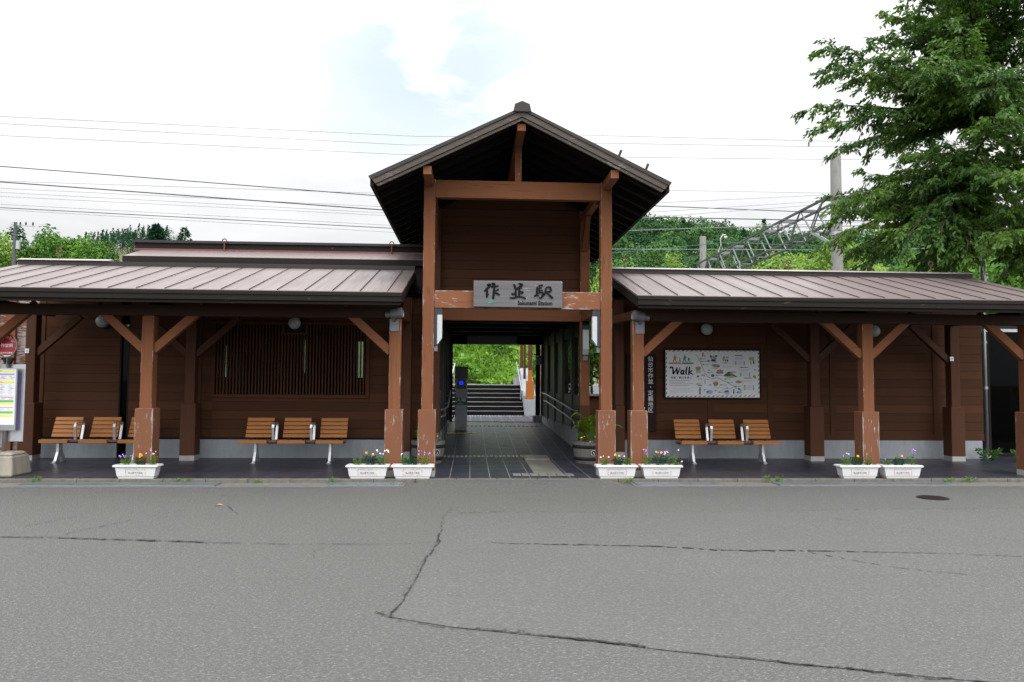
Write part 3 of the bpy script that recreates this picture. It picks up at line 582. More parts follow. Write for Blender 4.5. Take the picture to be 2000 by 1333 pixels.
pm.mi = 2; WK = [[(262,440,20),(285,428,26),(310,432,22),(318,480,24),(322,540,26)],[(322,545,24),(372,470,16),(392,428,10)],[(388,430,18),(388,480,22),(392,542,26)],[(392,545,22),(432,470,14),(440,430,10)],[(506,492,12),(478,480,20),(458,515,26),(478,546,22),(506,515,14)],[(508,482,22),(502,530,22),(520,550,14)],[(566,418,18),(550,480,24),(546,530,24),(562,552,14)],[(612,418,18),(602,480,22),(594,552,24)],[(652,482,18),(612,512,14),(640,535,20),(664,550,16)]]
for s in WK:
    brush(pm, [s], X(0), Z(0,0), (px1-px0)/1655, yy0-.002, 0)
txt('ink', '作並・新川を歩く', 465, 620, .052, off=.0006); txt('greyink', 'Walking Sakunami and Nikkawa', 462, 808, .026); txt('greyink', 'Walking Map', 1275, 425, .036, shear=.3)
for i, L in enumerate((350,250,400,330)): 
    r = random.Random(i); u = 262
    while u < 262+L: w = r.uniform(8,20); pol('greyink', [(u,660+i*28),(u+w,660+i*28),(u+w,671+i*28),(u,671+i*28)]); u += w+r.uniform(4,9)
for i in range(4): ln('greyink', [(258,838+i*16),(665 if i<3 else 390,838+i*16)], 2.5)
# strolling family
for u, h, c, d in ((350,130,'tan','ink'),(438,85,'lime','ink'),(522,130,'green','ink'),(595,85,'dgreen','ink')):
    b = 345; ell('tan', u, b-h+8, h*.09, h*.09, 1); pol(c, [(u-h*.14,b-h*.82),(u+h*.14,b-h*.82),(u+h*.17,b-h*.38),(u-h*.17,b-h*.38)]); ln('ink', [(u-h*.05,b-h*.4),(u-h*.25,b)], h*.10); ln('ink', [(u+h*.05,b-h*.4),(u+h*.22,b)], h*.10); ln(c, [(u+h*.1,b-h*.75),(u+h*.32,b-h*.55)], h*.08, 1)
pol('orange', [(242,350),(455,350),(468,380),(252,380)], 1); pol('green', [(482,352),(684,352),(674,380),(468,380)], 1)
ln('tan', [(715,212),(760,265),(800,340),(835,430),(880,540),(935,605),(1010,632),(1110,622),(1180,660),(1290,710),(1440,800)], 9); ln('sky', [(905,648),(1010,655),(1100,665),(1150,690)], 6); ln('sky', [(990,815),(1050,792),(1180,800),(1320,820),(1350,790),(1440,808)], 7); ln('crimson', [(1110,875),(1190,830),(1280,800),(1250,740)], 4)
ill = [(845,215,16,42,'tan'),(878,245,10,26,'lime'),(1032,285,50,50,'greyink'),(985,245,20,22,'dgreen'),(1080,240,26,18,'dgreen'),(1030,325,50,24,'sky'),(1062,345,26,12,'lime'),(1212,290,22,40,'lime'),(1215,258,16,14,'crimson'),(1275,265,32,20,'sky'),(1250,318,10,22,'ink'),(1278,318,10,22,'ink'),(1225,360,66,10,'lime'),(940,325,24,22,'tan'),(1060,405,66,26,'tan'),(1110,415,34,22,'dgreen'),(1060,450,60,12,'lime'),(765,455,48,34,'tan'),(760,500,46,26,'lime'),(765,525,44,14,'sky'),(1140,505,58,30,'tan'),(1140,535,66,16,'dgreen'),(1195,495,20,10,'lime'),(1015,582,32,24,'dgreen'),(1018,596,24,12,'lime'),(955,490,22,10,'tan'),(1330,605,84,16,'lime'),(1385,525,52,20,'sky'),(755,595,22,20,'crimson'),(765,645,14,12,'lime'),(812,640,14,14,'lime'),(828,575,8,18,'ink'),(862,580,8,18,'ink'),(880,690,8,38,'greyink'),(760,730,50,18,'sky'),(785,752,42,16,'lime'),(1070,725,50,42,'tan'),(1078,735,24,18,'paper2'),(1475,695,56,22,'tan'),(1470,672,28,12,'sky'),(955,870,70,34,'sky'),(930,862,26,14,'green'),(1065,845,22,14,'tan'),(1265,880,50,32,'sky'),(1262,855,44,14,'dgreen'),(1275,900,24,12,'crimson'),(1485,880,48,30,'sky'),(1478,815,24,16,'dgreen'),(1510,840,18,16,'lime'),(1450,880,16,10,'ink'),(1705,290,54,30,'lime'),(1715,265,44,14,'sky'),(1690,360,14,34,'tan'),(1745,350,14,38,'dgreen'),(1755,600,28,24,'tan'),(1770,625,22,14,'lime'),(1765,485,14,10,'ink'),(870,828,14,10,'ink'),(1275,800,12,8,'ink'),(1385,875,12,34,'dgreen'),(1385,835,14,10,'ink'),(970,745,20,16,'greyink')]
for i, (u,v,a,b,c) in enumerate(ill):
    if c in PMI: ell(c, u, v, a, b, 1+(i%3), 11, .18)
pol('dgreen', [(1200,588),(1250,545),(1300,512),(1340,520),(1375,555),(1460,608),(1330,612)], 2); ell('orange', 1350, 555, 24, 30, 3)
ell('tan', 790, 828, 22, 28, 2); ell('paper2' if False else 'greyink', 792, 790, 20, 14, 3); ln('dgreen', [(784,855),(780,910)], 14); ln('dgreen', [(796,855),(798,910)], 14)
for u, v in ((805,290),(825,335),(855,390),(940,530),(1085,575),(1240,643),(1160,745),(1420,770),(1135,875),(1285,705)): pol('green', [(u-18,v-9),(u+18,v-9),(u+18,v+9),(u-18,v+9)], 3); ln('greyink', [(u+26,v),(u+95,v)], 10)
for u, v0, v1 in ((1395,215,405),(1485,425,600),(1552,610,840)):
    ln('orange', [(u,v0),(u,v1)], 4); ln('ink', [(u+18,v0+16),(u+155,v0+16)], 12)
    for k in range(3): ln('greyink', [(u+18,v0+52+k*15),(u+190-k*20,v0+52+k*15)], 4)
    a = v0+(v1-v0)*.62
    for k in range(4 if v1-v0 < 200 else 5): 
        pol('green', [(u+18,a+k*18),(u+44,a+k*18),(u+44,a+12+k*18),(u+18,a+12+k*18)]); pol('green', [(u+172,a+k*18),(u+196,a+k*18),(u+196,a+12+k*18),(u+172,a+12+k*18)]); ln('greyink', [(u+58,a+6+k*18),(u+150,a+6+k*18)], 4)
pm.mi = 0
pm.build('print', [M[k] for k in MATS], PO)

# ------------------------------------------------------------------ dark vertical sign behind the post
VS = thing('vertical_sign', 'tall dark brown board with white vertical lettering on the wall behind the second post', 'sign', (3.22, WY, .57))
MB().box(2.935,3.505,WY-.05,WY-.016,.57,2.02).build('board', M['signdark'], VS, bevel=.004)
m = MB()
for i, ch in enumerate('仙台市作並・定義地区'): m.text(ch, 3.395, WY-.054, 1.93-i*.1075 , .105, off=.0012)
for i, ch in enumerate('観'): m.text(ch, 3.16, WY-.054, 1.07, .27, off=.002)
m.build('lettering', M['white'], VS)

# ------------------------------------------------------------------ lamps
def globe(x, z, label, first=[None]):
    if first[0] is None:
        t = thing('globe_lamp', label, 'lamp', (x, WY-.02, z), 'round lamps under the wing eaves')
        MB().lathe([(.05,0),(.125,.005),(.125,.045),(.118,.05)], (x,WY-.016,z), (0,-1,0), 28).build('base', M['black_paint'], t, smooth=False)
        pr = [(.112*math.sin(a), .05+.075-.095*math.cos(a)) for a in [math.pi*(i/14) for i in range(3,15)]]; pr[-1] = (.0005, pr[-1][1])
        MB().lathe(pr, (x,WY-.016,z), (0,-1,0), 28).build('globe', M['globe'], t, smooth=True)
        MB().lathe([(.012,0),(.012,.006)], (x,WY-.016-.221,z), (0,-1,0), 10).build('finial', M['steel'], t); first[0] = t
    else: dup(first[0], (x, WY-.02, z), label)
globe(-6.68, 2.527, 'frosted round wall lamp above the bench nearest the bus stop'); globe(-3.245, 2.533, 'frosted round wall lamp set in the top of the lattice window')
globe(4.455, 2.503, 'frosted round wall lamp above the walking map poster'); globe(7.72, 2.50, 'frosted round wall lamp half hidden by a post and its brace')
def spot(x, mirror, label):
    s = -1 if mirror else 1; y = YF-.0875
    t = thing('floodlight', label, 'floodlight', (x, y, 2.3), 'floodlights on the wing posts')
    MB().box(x-.07,x+.07,y-.012,y-.001,2.24,2.43).build('plate', M['grey'], t, bevel=.003)
    b = MB()
    for a in (-.055,.055): b.lathe([(.006,0),(.006,.004)], (x+a,y-.012,2.255), (0,-1,0), 8)
    b.build('screw', M['black'], t)
    c = V((x-.05*s, y-.085, 2.49)); ax = V((.96*s,-.22,.14)).normalized()
    MB().tube([(x,y-.01,2.40),(x,y-.08,2.42),(x,y-.085,2.48)], .022, 10).build('arm', M['grey'], t, smooth=True)
    MB().lathe([(.040,-.075),(.048,-.07),(.048,.0),(.066,.01),(.072,.02),(.072,.12),(.068,.122)], c, ax, 28).build('housing', M['grey'], t)
    r = MB().lathe([(.078,.122),(.078,.185),(.070,.187),(.064,.178)], c, ax, 28).build('rim', M['grey'], t)
    MB().lathe([(.060,.17),(.060,.174)], c, ax, 24).build('lens', M['glass'], t)
spot(-1.165, False, 'grey cylindrical floodlight on the post beside the entrance lattice window, aimed at the gable'); spot(2.60, True, 'grey cylindrical floodlight on the post beside the dark vertical sign')
def lantern(x, y, z, rotz, label):
    t = thing('wall_lantern', label, 'lamp', (x, y, z), 'long black and white wall lanterns at the entrance', rotz)
    # local: mounted on plane x=0, projecting +x, width along y
    ORG[t.name] = V((0,0,0)); w = .055
    MB().box(.0,.045,-w-.012,w+.012,.04,.70).build('back_plate', M['navy'], t, bevel=.004)
    MB().prism([(.045,.67),(.06,.67),(.125,.60),(.125,.52),(.045,.52)], -w-.006, w+.006).build('cap', M['navy'], t, bevel=.003)
    MB().prism([(.046,.518),(.123,.518),(.123,.16),(.055,.06),(.046,.06)], -w, w).build('lamp_panel', M['lamp'], t, bevel=.004)
    MB().box(.0,.055,-.045,.045,-.045,.038).build('bracket', M['grey'], t, bevel=.003)
    MB().lathe([(.012,0),(.012,.01)], (.02,-w-.012,.685), (0,-1,0), 10).build('screw', M['steel'], t)
    return t
lantern(-.657+.088, YF+.02, 1.99, 0, 'black wall lantern with white panel on the left side of the entrance, facing inward')
lantern(2.08-.088, YF+.02, 1.99, math.pi, 'black wall lantern with white panel on the front post opposite, facing inward')
lantern(2.10, 2.69-.0885, 1.93, -math.pi/2, 'black wall lantern on the inner post above the fern, facing the forecourt')
# small plates on rear columns
for x, l in ((-7.79,'small white plate high on the wooden column behind the bus stop'),(9.03,'small white plate high on the wooden column by the dark doorway')):
    t = thing('number_plate', l, 'plate', (x, YR-.09, 1.9), 'small plates on the rear columns')
    MB().box(x-.035,x+.035,YR-.10,YR-.0885,1.93,2.01).build('plate', M['paper'], t, bevel=.002); MB().box(x-.012,x+.012,YR-.103,YR-.1005,1.955,1.985).build('print', M['greyink'], t)

# ------------------------------------------------------------------ benches
def make_bench(label, loc, mirror):
    t = thing('bench', label, 'bench', loc, 'three-seat slatted benches'); ORG[t.name] = V((0,0,0)); s = -1 if mirror else 1
    P = .6475; xs = [-P, 0, P]
    prof = [(-.02,.405),(.10,.40),(.20,.398),(.30,.405),(.40,.43)]
    MB().box(-.88,.88,.12,.17,.325,.375).box(-.88,.88,.24,.29,.325,.375).build('beam', M['benchbar'], t, bevel=.004)
    for x in (-.64,.64):
        m = MB(); m.prismx([(-.02,0),(.10,0),(.145,.18),(.14,.33),(.09,.33),(.085,.18),(.015,.03),(-.02,.03)], x-.022, x+.022); m.prismx([(.34,0),(.22,0),(.14,.18),(.16,.33),(.21,.33),(.215,.19),(.315,.03),(.34,.03)], x-.022, x+.022)
        lg = m.build('leg', M['alu'], t, bevel=.004); MB().box(x-.04,x+.04,-.03,.02,.0,.008).build('foot', M['steel'], lg)
    for x in xs:
        w = .235; m = MB()
        for k in range(5):   # seat slats from front to back
            a = -.055+k*.085; z = .392 - (.012*k if k < 4 else .045) + (.0 if k else -.006); m.box(x-w,x+w,a,a+.076,z-(.046 if k == 0 else .012),z+.012)
        st = m.build('seat', M['seat'], t, bevel=.005)
        m = MB()
        for k in range(5):
            z = .415+k*.0695; y = .345+k*.028; u = V((0,.37,.93)).normalized()
            m.beam((x-w,y+.0,z+.03),(x+w,y+.0,z+.03),.018,.0635,u)
        bk = m.build('backrest', M['seat'], t, bevel=.004)
        MB().tube([(x-.13,.10,.36),(x-.13,.30,.36),(x-.13,.38,.42),(x-.13,.485,.74)], .014, 8).tube([(x+.13,.10,.36),(x+.13,.30,.36),(x+.13,.38,.42),(x+.13,.485,.74)], .014, 8).build('support', M['benchbar'], bk, smooth=True)
    for i, x in enumerate((-P/2, P/2)):
        MB().box(x-.075,x+.075,-.02,.15,.352,.395).build('tray', M['tray'], t, bevel=.008)
        m = MB(); w2 = .021
        path = [(.03,.36),(.0,.61),(.012,.665),(.05,.69),(.27,.69),(.30,.675),(.305,.645),(.25,.36)]; n = len(path)
        cen = (.15,.53); vs = []; th = .016
        inn = [(y+(cen[0]-y)*.13+(.0), z+(cen[1]-z)*.16) for y, z in path]; inn[0] = (.062,.36); inn[-1] = (.215,.36)
        for xx in (x-w2, x+w2):
            vs += [(xx,a,b) for a,b in path]+[(xx,a,b) for a,b in inn]
        fs = []
        for k in range(n-1):
            fs += [(k,k+1,n+k+1,n+k),(2*n+k+1,2*n+k,3*n+k,3*n+k+1),(k,2*n+k,2*n+k+1,k+1),(n+k+1,3*n+k+1,3*n+k,n+k)]
        m.add(vs, fs); m.build('armrest', M['alu'], t, bevel=.003)
    return t
b0 = make_bench('slatted three-seat bench below the lattice window', (-3.07, 2.05, FL), False)
dup(b0, (-6.38, 2.05, FL), 'slatted three-seat bench partly hidden behind a post, nearest the bus stop'); dup(b0, (4.61, 2.05, FL), 'slatted three-seat bench below the walking map poster')

# ------------------------------------------------------------------ planters
def tuft(m, c, h, r, n, lw, ll, seed, flat=0.):
    rg = random.Random(seed)
    for i in range(n):
        a = rg.uniform(0,6.28); t = rg.random()**.7; rr = r*math.sqrt(rg.random())*(.35+.65*t); z = h*t
        p = V((c[0]+rr*math.cos(a), c[1]+rr*math.sin(a), c[2]+z)); d = V((math.cos(a)*rg.uniform(.3,1), math.sin(a)*rg.uniform(.3,1), rg.uniform(-.2,.9))).normalized()
        sd = d.cross(V((rg.gauss(0,1),rg.gauss(0,1),rg.gauss(0,1)))).normalized()*lw*rg.uniform(.6,1.2); L = ll*rg.uniform(.6,1.3)
        m.add([p, p+d*L*.5+sd*.5, p+d*L, p+d*L*.5-sd*.5], [(0,1,2,3)])
def flower(m, p, r, rg, petals=6, tilt=.5):
    p = V(p); nrm = V((rg.gauss(0,tilt), -1+rg.gauss(0,.3), .7+rg.gauss(0,.3))).normalized(); x = nrm.cross(V((0,0,1))).normalized(); y = nrm.cross(x)
    for k in range(petals):
        a = 6.283*k/petals; u = x*math.cos(a)+y*math.sin(a); w = x*-math.sin(a)+y*math.cos(a)
        m.add([p, p+u*r*.6+w*r*.45+nrm*r*.15, p+u*r+nrm*r*.1, p+u*r*.6-w*r*.45+nrm*r*.15], [(0,1,2,3)])
def planter(x, y, label, plants, rotz=0, style=0, seed=1):
    t = thing('planter', label, 'planter', (x,y,FL), 'white flower planters along the kerb', rotz); ORG[t.name] = V((0,0,0))
    m = MB(); L, W = .315, .108
    def ring(a, b, z): return [(-a,-b,z),(a,-b,z),(a,b,z),(-a,b,z)]
    R = [ring(.245,.07,0),ring(.252,.074,.030),ring(.262,.080,.034),ring(.286,.092,.165),ring(.290,.094,.166),ring(L,W,.170),ring(L,W,.190),ring(L-.012,W-.012,.200),ring(.285,.085,.200),ring(.275,.078,.15)]
    vs = sum(R, []); fs = [(3,2,1,0)]
    for i in range(len(R)-1):
        for k in range(4): fs.append((i*4+k,i*4+(k+1)%4,i*4+4+(k+1)%4,i*4+4+k))
    m.add(vs, fs); m.build('tub', M['white'], t, bevel=.004)
    MB().box(-.277,.277,-.080,.080,.140,.172).build('soil', M['soil'], t)
    lb = MB(); mats = ['purple','yellow','orange','crimson','greyink','ink']; rg = random.Random(seed)
    def lp(u, z, a, b, i): yy = -.080-(z-.034)/.131*.012-.003; lb.mi = i; lb.add([(u-a,yy,z-b),(u+a,yy,z-b*.6),(u+a,yy-.0005,z+b),(u-a,yy,z+b*.6)], [(0,1,2,3)])
    pal = (0,1,2) if style == 0 else (3,0,2)
    for k in range(10):
        u = -.13+.26*k/9; lp(u, .139, .009, .0035, rg.choice(pal)); lp(u, .056, .009, .0035, rg.choice(pal))
    for k in range(4):
        z = .07+.055*k/3; lp(-.137, z, .006, .005, rg.choice(pal)); lp(.137, z, .006, .005, rg.choice(pal))
    lb.mi = 4; lb.text('ガーデニング推進校', .0, -.0905, .118, .013); lb.mi = 5; lb.text('新上愛子小学校', .0, -.089, .083, .029)
    lb.build('label', [M[k] for k in mats], t)
    for i, (u, kind, h, r, fl) in enumerate(plants):
        h *= 1.25; r *= 1.2; pm_ = MB(); sd = seed*10+i; rg = random.Random(sd); c = (u, rg.uniform(-.02,.02), .16)
        if kind == 'm': tuft(pm_, c, h*.85, r, 330, .012, .034, sd); mt = 'marigold'
        else: tuft(pm_, c, h*.7, r*.85, 210, .008, .034, sd); mt = 'weed'
        tips = []
        for cc, n in fl:
            for k in range(n):
                a = rg.uniform(-1,1); tip = (u+a*r*1.1, c[1]-.02+rg.uniform(-.03,.02), .16+h*rg.uniform(.8,1.12)+.012); tips.append((cc, tip))
                pm_.tube([(u+a*r*.3,c[1],.17),(u+a*r*.8,c[1]-.01,.16+h*.6),tip], .0018, 4)
        pl = pm_.build('plant', M[mt], t)
        for cc, tip in tips:
            fm = MB(); big = cc == 'fl_or'
            if big: flower(fm, tip, .020, rg, 8, .3); flower(fm, (tip[0],tip[1]-.004,tip[2]+.004), .013, rg, 7, .3)
            else: flower(fm, tip, rg.uniform(.010,.016), rg, 5)
            fm.build('blossom', M[cc], pl)
    return t
planter(-4.795,.11,'white planter in front of the post by the left bench, purple and orange blooms',[(-.17,'l',.12,.08,[('fl_pu',7)]),(.03,'m',.13,.075,[('fl_or',3)]),(.2,'l',.17,.06,[('fl_pk',5)])],0,0,1)
planter(-1.495,.11,'white planter with white blossoms below the post carrying a floodlight',[(-.16,'l',.13,.06,[('fl_rd',1)]),(.03,'m',.15,.08,[('fl_or',2)]),(.2,'l',.17,.075,[('fl_wh',8)])],0,0,2)
planter(-.84,.11,'white planter against the entrance post with tall purple flowers at one end',[(-.13,'l',.15,.05,[('fl_wh',2)]),(-.02,'m',.12,.10,[]),(.17,'l',.17,.065,[('fl_pu',7)])],0,0,3)
planter(2.185,.11,'white planter with pink-dashed label in front of the entrance post',[(-.17,'l',.13,.05,[('fl_pk',4)]),(.03,'m',.13,.07,[('fl_or',2)]),(.19,'l',.14,.055,[('fl_pk',1)])],0,1,4)
planter(2.86,.11,'white planter overflowing with purple, lilac and orange flowers in front of the vertical sign',[(-.2,'l',.18,.06,[('fl_pu',6)]),(.0,'m',.16,.10,[('fl_or',2),('fl_pu',1)]),(.17,'l',.18,.09,[('fl_pk',7)]),(.27,'l',.06,.05,[('fl_pk',1)])],0,0,5)
planter(5.90,.11,'white planter with lilac flowers, a single orange bloom and withered stalks',[(-.18,'l',.15,.06,[('fl_pk',4)]),(.0,'m',.14,.08,[('fl_or',1)]),(.19,'l',.13,.04,[('fl_rd',5)])],0,0,6)
planter(6.57,.11,'white planter with pink-dashed label and tall purple flowers, beside the one with withered stalks',[(-.2,'l',.11,.06,[('fl_pu',1)]),(-.02,'m',.12,.075,[('fl_or',1)]),(.17,'l',.19,.06,[('fl_pu',6)])],0,1,7)
planter(9.02,.11,'white planter at the edge of the view in front of the last post',[(-.17,'l',.12,.06,[('fl_pk',3)]),(.03,'m',.13,.07,[('fl_or',1)])],0,0,8)

# ------------------------------------------------------------------ barrels with plants
def barrel(x, y, label, seed, fern):
    t = thing('barrel_planter', label, 'barrel planter', (x,y,FL), 'half barrel planters inside the entrance'); ORG[t.name] = V((0,0,0))
    prof = [(.245,0),(.27,.10),(.29,.22),(.302,.34),(.306,.38)]
    m = MB(); n = 22
    for k in range(n):
        a0 = 2*math.pi*(k+.03)/n; a1 = 2*math.pi*(k+.97)/n; vs = []; dz = random.Random(k+seed).uniform(-.008,.006)
        for r, h in prof: 
            h2 = h+(dz if h > .3 else 0)
            for a in (a0,a1): vs.append((r*math.cos(a), r*math.sin(a), h2))
        for r, h in prof:
            for a in (a0,a1): vs.append(((r-.022)*math.cos(a), (r-.022)*math.sin(a), h+(dz if h > .3 else 0)))
        q = len(prof)*2; fs = [(i*2,i*2+1,i*2+3,i*2+2) for i in range(len(prof)-1)]+[(q+i*2+1,q+i*2,q+i*2+2,q+i*2+3) for i in range(len(prof)-1)]+[(q-2,q-1,2*q-1,2*q-2)]
        m.add(vs, fs)
    m.build('staves', M['barrelw'], t)
    for z0, z1 in ((.055,.115),(.265,.325)):
        def rr(z): return np.interp(z, [p[1] for p in prof], [p[0] for p in prof])+.004
        MB().lathe([(rr(z0),z0),(rr(z1),z1),(rr(z1)-.01,z1+.001),(rr(z0)-.01,z0-.001)], seg=40).build('hoop', M['iron'], t, smooth=True)
    MB().lathe([(.276,.30),(.276,.335)], seg=24).build('soil', M['soil'], t)
    r = .296; a = -math.pi/2+ (.1 if x > 0 else .6); ox, oy = r*math.cos(a), r*math.sin(a)
    MB().lathe([(.052,0),(.052,.006)], (ox,oy,.195), (math.cos(a),math.sin(a),.1), 20).build('emblem_rim', M['white'], t); e = MB().lathe([(.044,0),(.044,.009)], (ox,oy,.195), (math.cos(a),math.sin(a),.1), 20).build('emblem', M['black'], t)
    mm = MB(); mm.box(ox-.012,ox-.004,oy-.012,oy-.008,.17,.215); mm.box(ox+.004,ox+.014,oy-.012,oy-.008,.17,.20); mm.build('emblem_mark', M['white'], t)
    s = MB(); tuft(s, (.08,-.06,.34), .17, .13, 260, .007, .06, seed); s.build('foliage', M['silver'], t)
    s = MB(); tuft(s, (-.10,-.06,.33), .20, .12, 240, .010, .05, seed+1); s.build('foliage', M['weed'], t)
    s = MB(); tuft(s, (-.12,.08,.33), .42, .09, 260, .010, .06, seed+2); s.build('foliage', M['marigold'], t)
    fm = MB(); rg = random.Random(seed)
    for k in range(6): flower(fm, (rg.uniform(-.2,.2),rg.uniform(-.2,-.05),.36+rg.uniform(0,.14)), .014, rg)
    fm.build('blossom', M['yellow'], t)
    if fern:
        f = MB()
        for k in range(15):
            a = rg.uniform(2.2,6.0); L = rg.uniform(.35,.72); base = V((.06,.0,.34)); dirv = V((math.cos(a)*.5,math.sin(a)*.35,1)); prev = base; pts = [base]
            top = .55+rg.uniform(0,.45)
            for i in range(1,13):
                q = i/12; pts.append(V((.06+math.cos(a)*L*.75*q, math.sin(a)*L*.4*q, .34+top*(1.55*q-q*q*1.05))))
            f.tube(pts, .0035, 4)
            for i in range(2,13):
                d = (pts[i]-pts[i-1]).normalized(); sdv = d.cross(V((0,0,1))).normalized(); wl = .11*math.sin(math.pi*min(1,(i+1.5)/14))+.02
                for s_ in (-1,1):
                    for hh in (0,.5):
                        p = pts[i-1].lerp(pts[i], hh); tip = p+sdv*s_*wl+d*.03+V((0,0,-.03)); f.add([p-d*.011, tip, p+d*.011, p+sdv*s_*wl*.4+d*.022], [(0,3,1,2)] if False else [(0,1,3,2)])
        f.build('fern', M['fern'], t)
barrel(-.74,2.22,'half barrel planter behind the entrance post, without a fern',3,False); barrel(2.12,2.20,'half barrel planter holding a tall yellow green fern',9,True)

# ------------------------------------------------------------------ bus stop
BS = thing('bus_stop', 'bus stop with round red sign, timetable board and concrete base at the kerb', 'bus stop', (-6.95,.5,FL))
m = MB(); m.frustum(-7.02,.47,FL,FL+.30,.40,.26,.37,.21); m.frustum(-7.02,.47,FL+.301,FL+.345,.365,.205,.33,.17); m.build('base', M['rock'], BS, bevel=.03)
MB().tube([(-6.925,.52,.38),(-6.925,.52,1.80)], .027, 14).build('pole', M['steel'], BS, smooth=True)
MB().prism([(-7.03,1.80),(-6.99,1.76),(-6.96,1.70),(-6.89,1.70),(-6.86,1.76),(-6.82,1.80)], .545-.05, .575-.02).build('clamp', M['iron'], BS, bevel=.003)
MB().prism([(-6.933+.132*math.cos(a), 1.985+.170*math.sin(a)) for a in [2*math.pi*i/40 for i in range(40)] ], .50, .515).build('rim', M['paper'], BS)
cut = [(-6.933+.127*math.cos(a), max(1.985+.165*math.sin(a), 1.835)) for a in [2*math.pi*i/40 for i in range(40)]]
MB().prism(cut, .494, .499).build('red_disc', M['red'], BS)
m = MB(); s = 'バスのりば'
for i, ch in enumerate(s):
    a = math.radians(150-i*30); m.text(ch, -6.933+.093*math.cos(a), .4925, 1.985+.118*math.sin(a), .048, off=.0005, rot=a-math.pi/2)
m.text('作並駅', -6.933, .4925, 1.975, .060, off=.001); m.text('仙台市交通局', -6.933, .4925, 1.868, .029, off=.0005); m.build('lettering', M['paper'], BS)
MB().box(-7.32,-6.753,.475,.505,.71,1.64).build('board', M['steel'], BS, bevel=.006)
tb = MB(); tm = ['paper','yellow','lgreen','crimson','greyink','red']; ty = .4735
def tr(i, x0, x1, z0, z1, l=0): tb.mi = i; tb.add([(x0,ty-.001*l,z0),(x1,ty-.001*l,z0),(x1,ty-.001*l,z1),(x0,ty-.001*l,z1)], [(0,1,2,3)])
tx0, tx1 = -7.30, -6.772
tr(0,tx0,tx1,.80,1.622); 
for i, a, b in ((1,1.585,1.605),(4,1.535,1.56),(1,1.415,1.443),(3,1.205,1.213),(2,1.13,1.165),(1,1.095,1.12),(3,1.05,1.058),(2,.965,1.0),(1,.915,.945),(4,1.465,1.467),(4,1.225,1.229)): tr(i, tx0+.01, tx1-.02, a, b, 1)
rg = random.Random(4)
for zc in (1.515,1.50,1.485,1.39,1.37,1.35,1.335,1.32,1.30,1.28,1.255,1.19,1.175,1.03,1.015):
    for c in range(4):
        a = tx0+.03+c*.13+rg.uniform(0,.03); tr(4 if rg.random()>.2 else 3, a, a+rg.uniform(.03,.09), zc, zc+.006, 1)
tb.mi = 4; tb.text('作並温泉方面', -7.03, ty-.003, 1.428, .024); tb.text('のりば時刻表', -7.03, ty-.003, 1.594, .018); tb.build('timetable', [M[k] for k in tm], BS)
MB().box(-7.30,-6.742,.535,.55,.72,1.58).build('rear_notice', M['purple'], BS); MB().box(-7.32,-6.685,.56,.58,.545,1.70).build('back_panel', M['alu'], BS, bevel=.004)
m = MB(); tuft(m, (-6.99,.78,FL), .16, .08, 90, .008, .09, 5); tag(m.build('weed', M['weed'], origin=(-6.99,.78,FL)), 'green weed growing beside the concrete base of the bus stop', 'weed', 'weeds by the bus stop')

# weathered shed left of the station
SH = thing('weathered_shed', 'old shed with peeling white boards and rusty roof left of the station', 'shed', (-12, 6, 0))
m = MB(); boards(m, -16, -7.9, .1, 2.95, 3.0, .14); m.build('wall', [M['peel_wall'], M['black_paint']], SH)
for x in (-8.34,-9.6): MB().box(x-.07,x+.07,2.93,2.995,.0,2.95).build('post', M['beam'], SH)
MB().prismx([(2.7,2.95),(5.0,3.72),(7.4,2.95),(7.4,2.85),(5.0,3.62),(2.7,2.85)], -16.2, -8.6).build('roof', M['rroof'], SH)

# ------------------------------------------------------------------ ticket gate, rails
G = thing('ticket_gate', 'slim grey ticket gate post with glowing blue reader in the passage', 'ticket gate', (-.23,7.2,FZ(7.2)))
z0 = FZ(7.2)
MB().box(-.365,-.095,7.12,7.4,z0,z0+.10).build('base', M['foot'], G, bevel=.005); MB().box(-.375,-.085,7.1,7.42,z0+.10,z0+1.02).build('body', M['machine'], G, bevel=.012)
MB().box(-.378,-.082,7.095,7.42,z0+.62,z0+.80).build('label_band', M['mgreen'], G)
m = MB(); m.text('入場', -.23, 7.092, z0+.735, .10, off=.001, sx=1.15); m.text('ENTRY', -.23, 7.092, z0+.650, .045); m.build('lettering', M['paper'], G)
MB().box(-.375,-.085,7.1,7.42,z0+1.02,z0+1.27).build('reader_panel', M['machine'], G, bevel=.01); MB().box(-.335,-.125,7.085,7.099,z0+1.03,z0+1.25).build('reader', M['black'], G, bevel=.006)
MB().lathe([(.05,0),(.05,.004)], (-.23,7.084,z0+1.15), (0,-1,0), 24).build('reader_light', M['blue'], G); MB().lathe([(.012,0),(.012,.007)], (-.23,7.083,z0+1.15), (0,-1,0), 10).build('reader_mark', M['black'], G)
MB().box(-.385,-.075,7.08,7.42,z0+1.27,z0+1.55).build('screen_head', M['black'], G, bevel=.01)
MB().tube([(-.40,7.3,z0+.35),(-.5,7.25,z0+.22),(-.55,7.0,z0+.35),(-.57,6.9,z0+.55)], .02, 8).build('cable', M['black'], G, smooth=True)
def handrail(paths, brs, label):
    t = thing('handrail', label, 'handrail', paths[0][0], 'steel handrails in the passage')
    for p in paths: MB().tube(p, .017, 10).build('rail', M['steel'], t, smooth=True)
    for a, b in brs: MB().tube([a, ((a[0]+b[0])/2, a[1], b[2]), b], .009, 6).build('bracket', M['steel'], t)
rr_ = [[(rx(y)-.07,y,z) for y,z in ((3.55,.92),(4.1,.92),(4.5,.95),(8.0,1.165),(8.7,1.18))], [(rx(y)-.07,y,z) for y,z in ((3.9,.62),(3.9,.70),(4.2,.73),(7.9,.98),(8.4,.99))]]
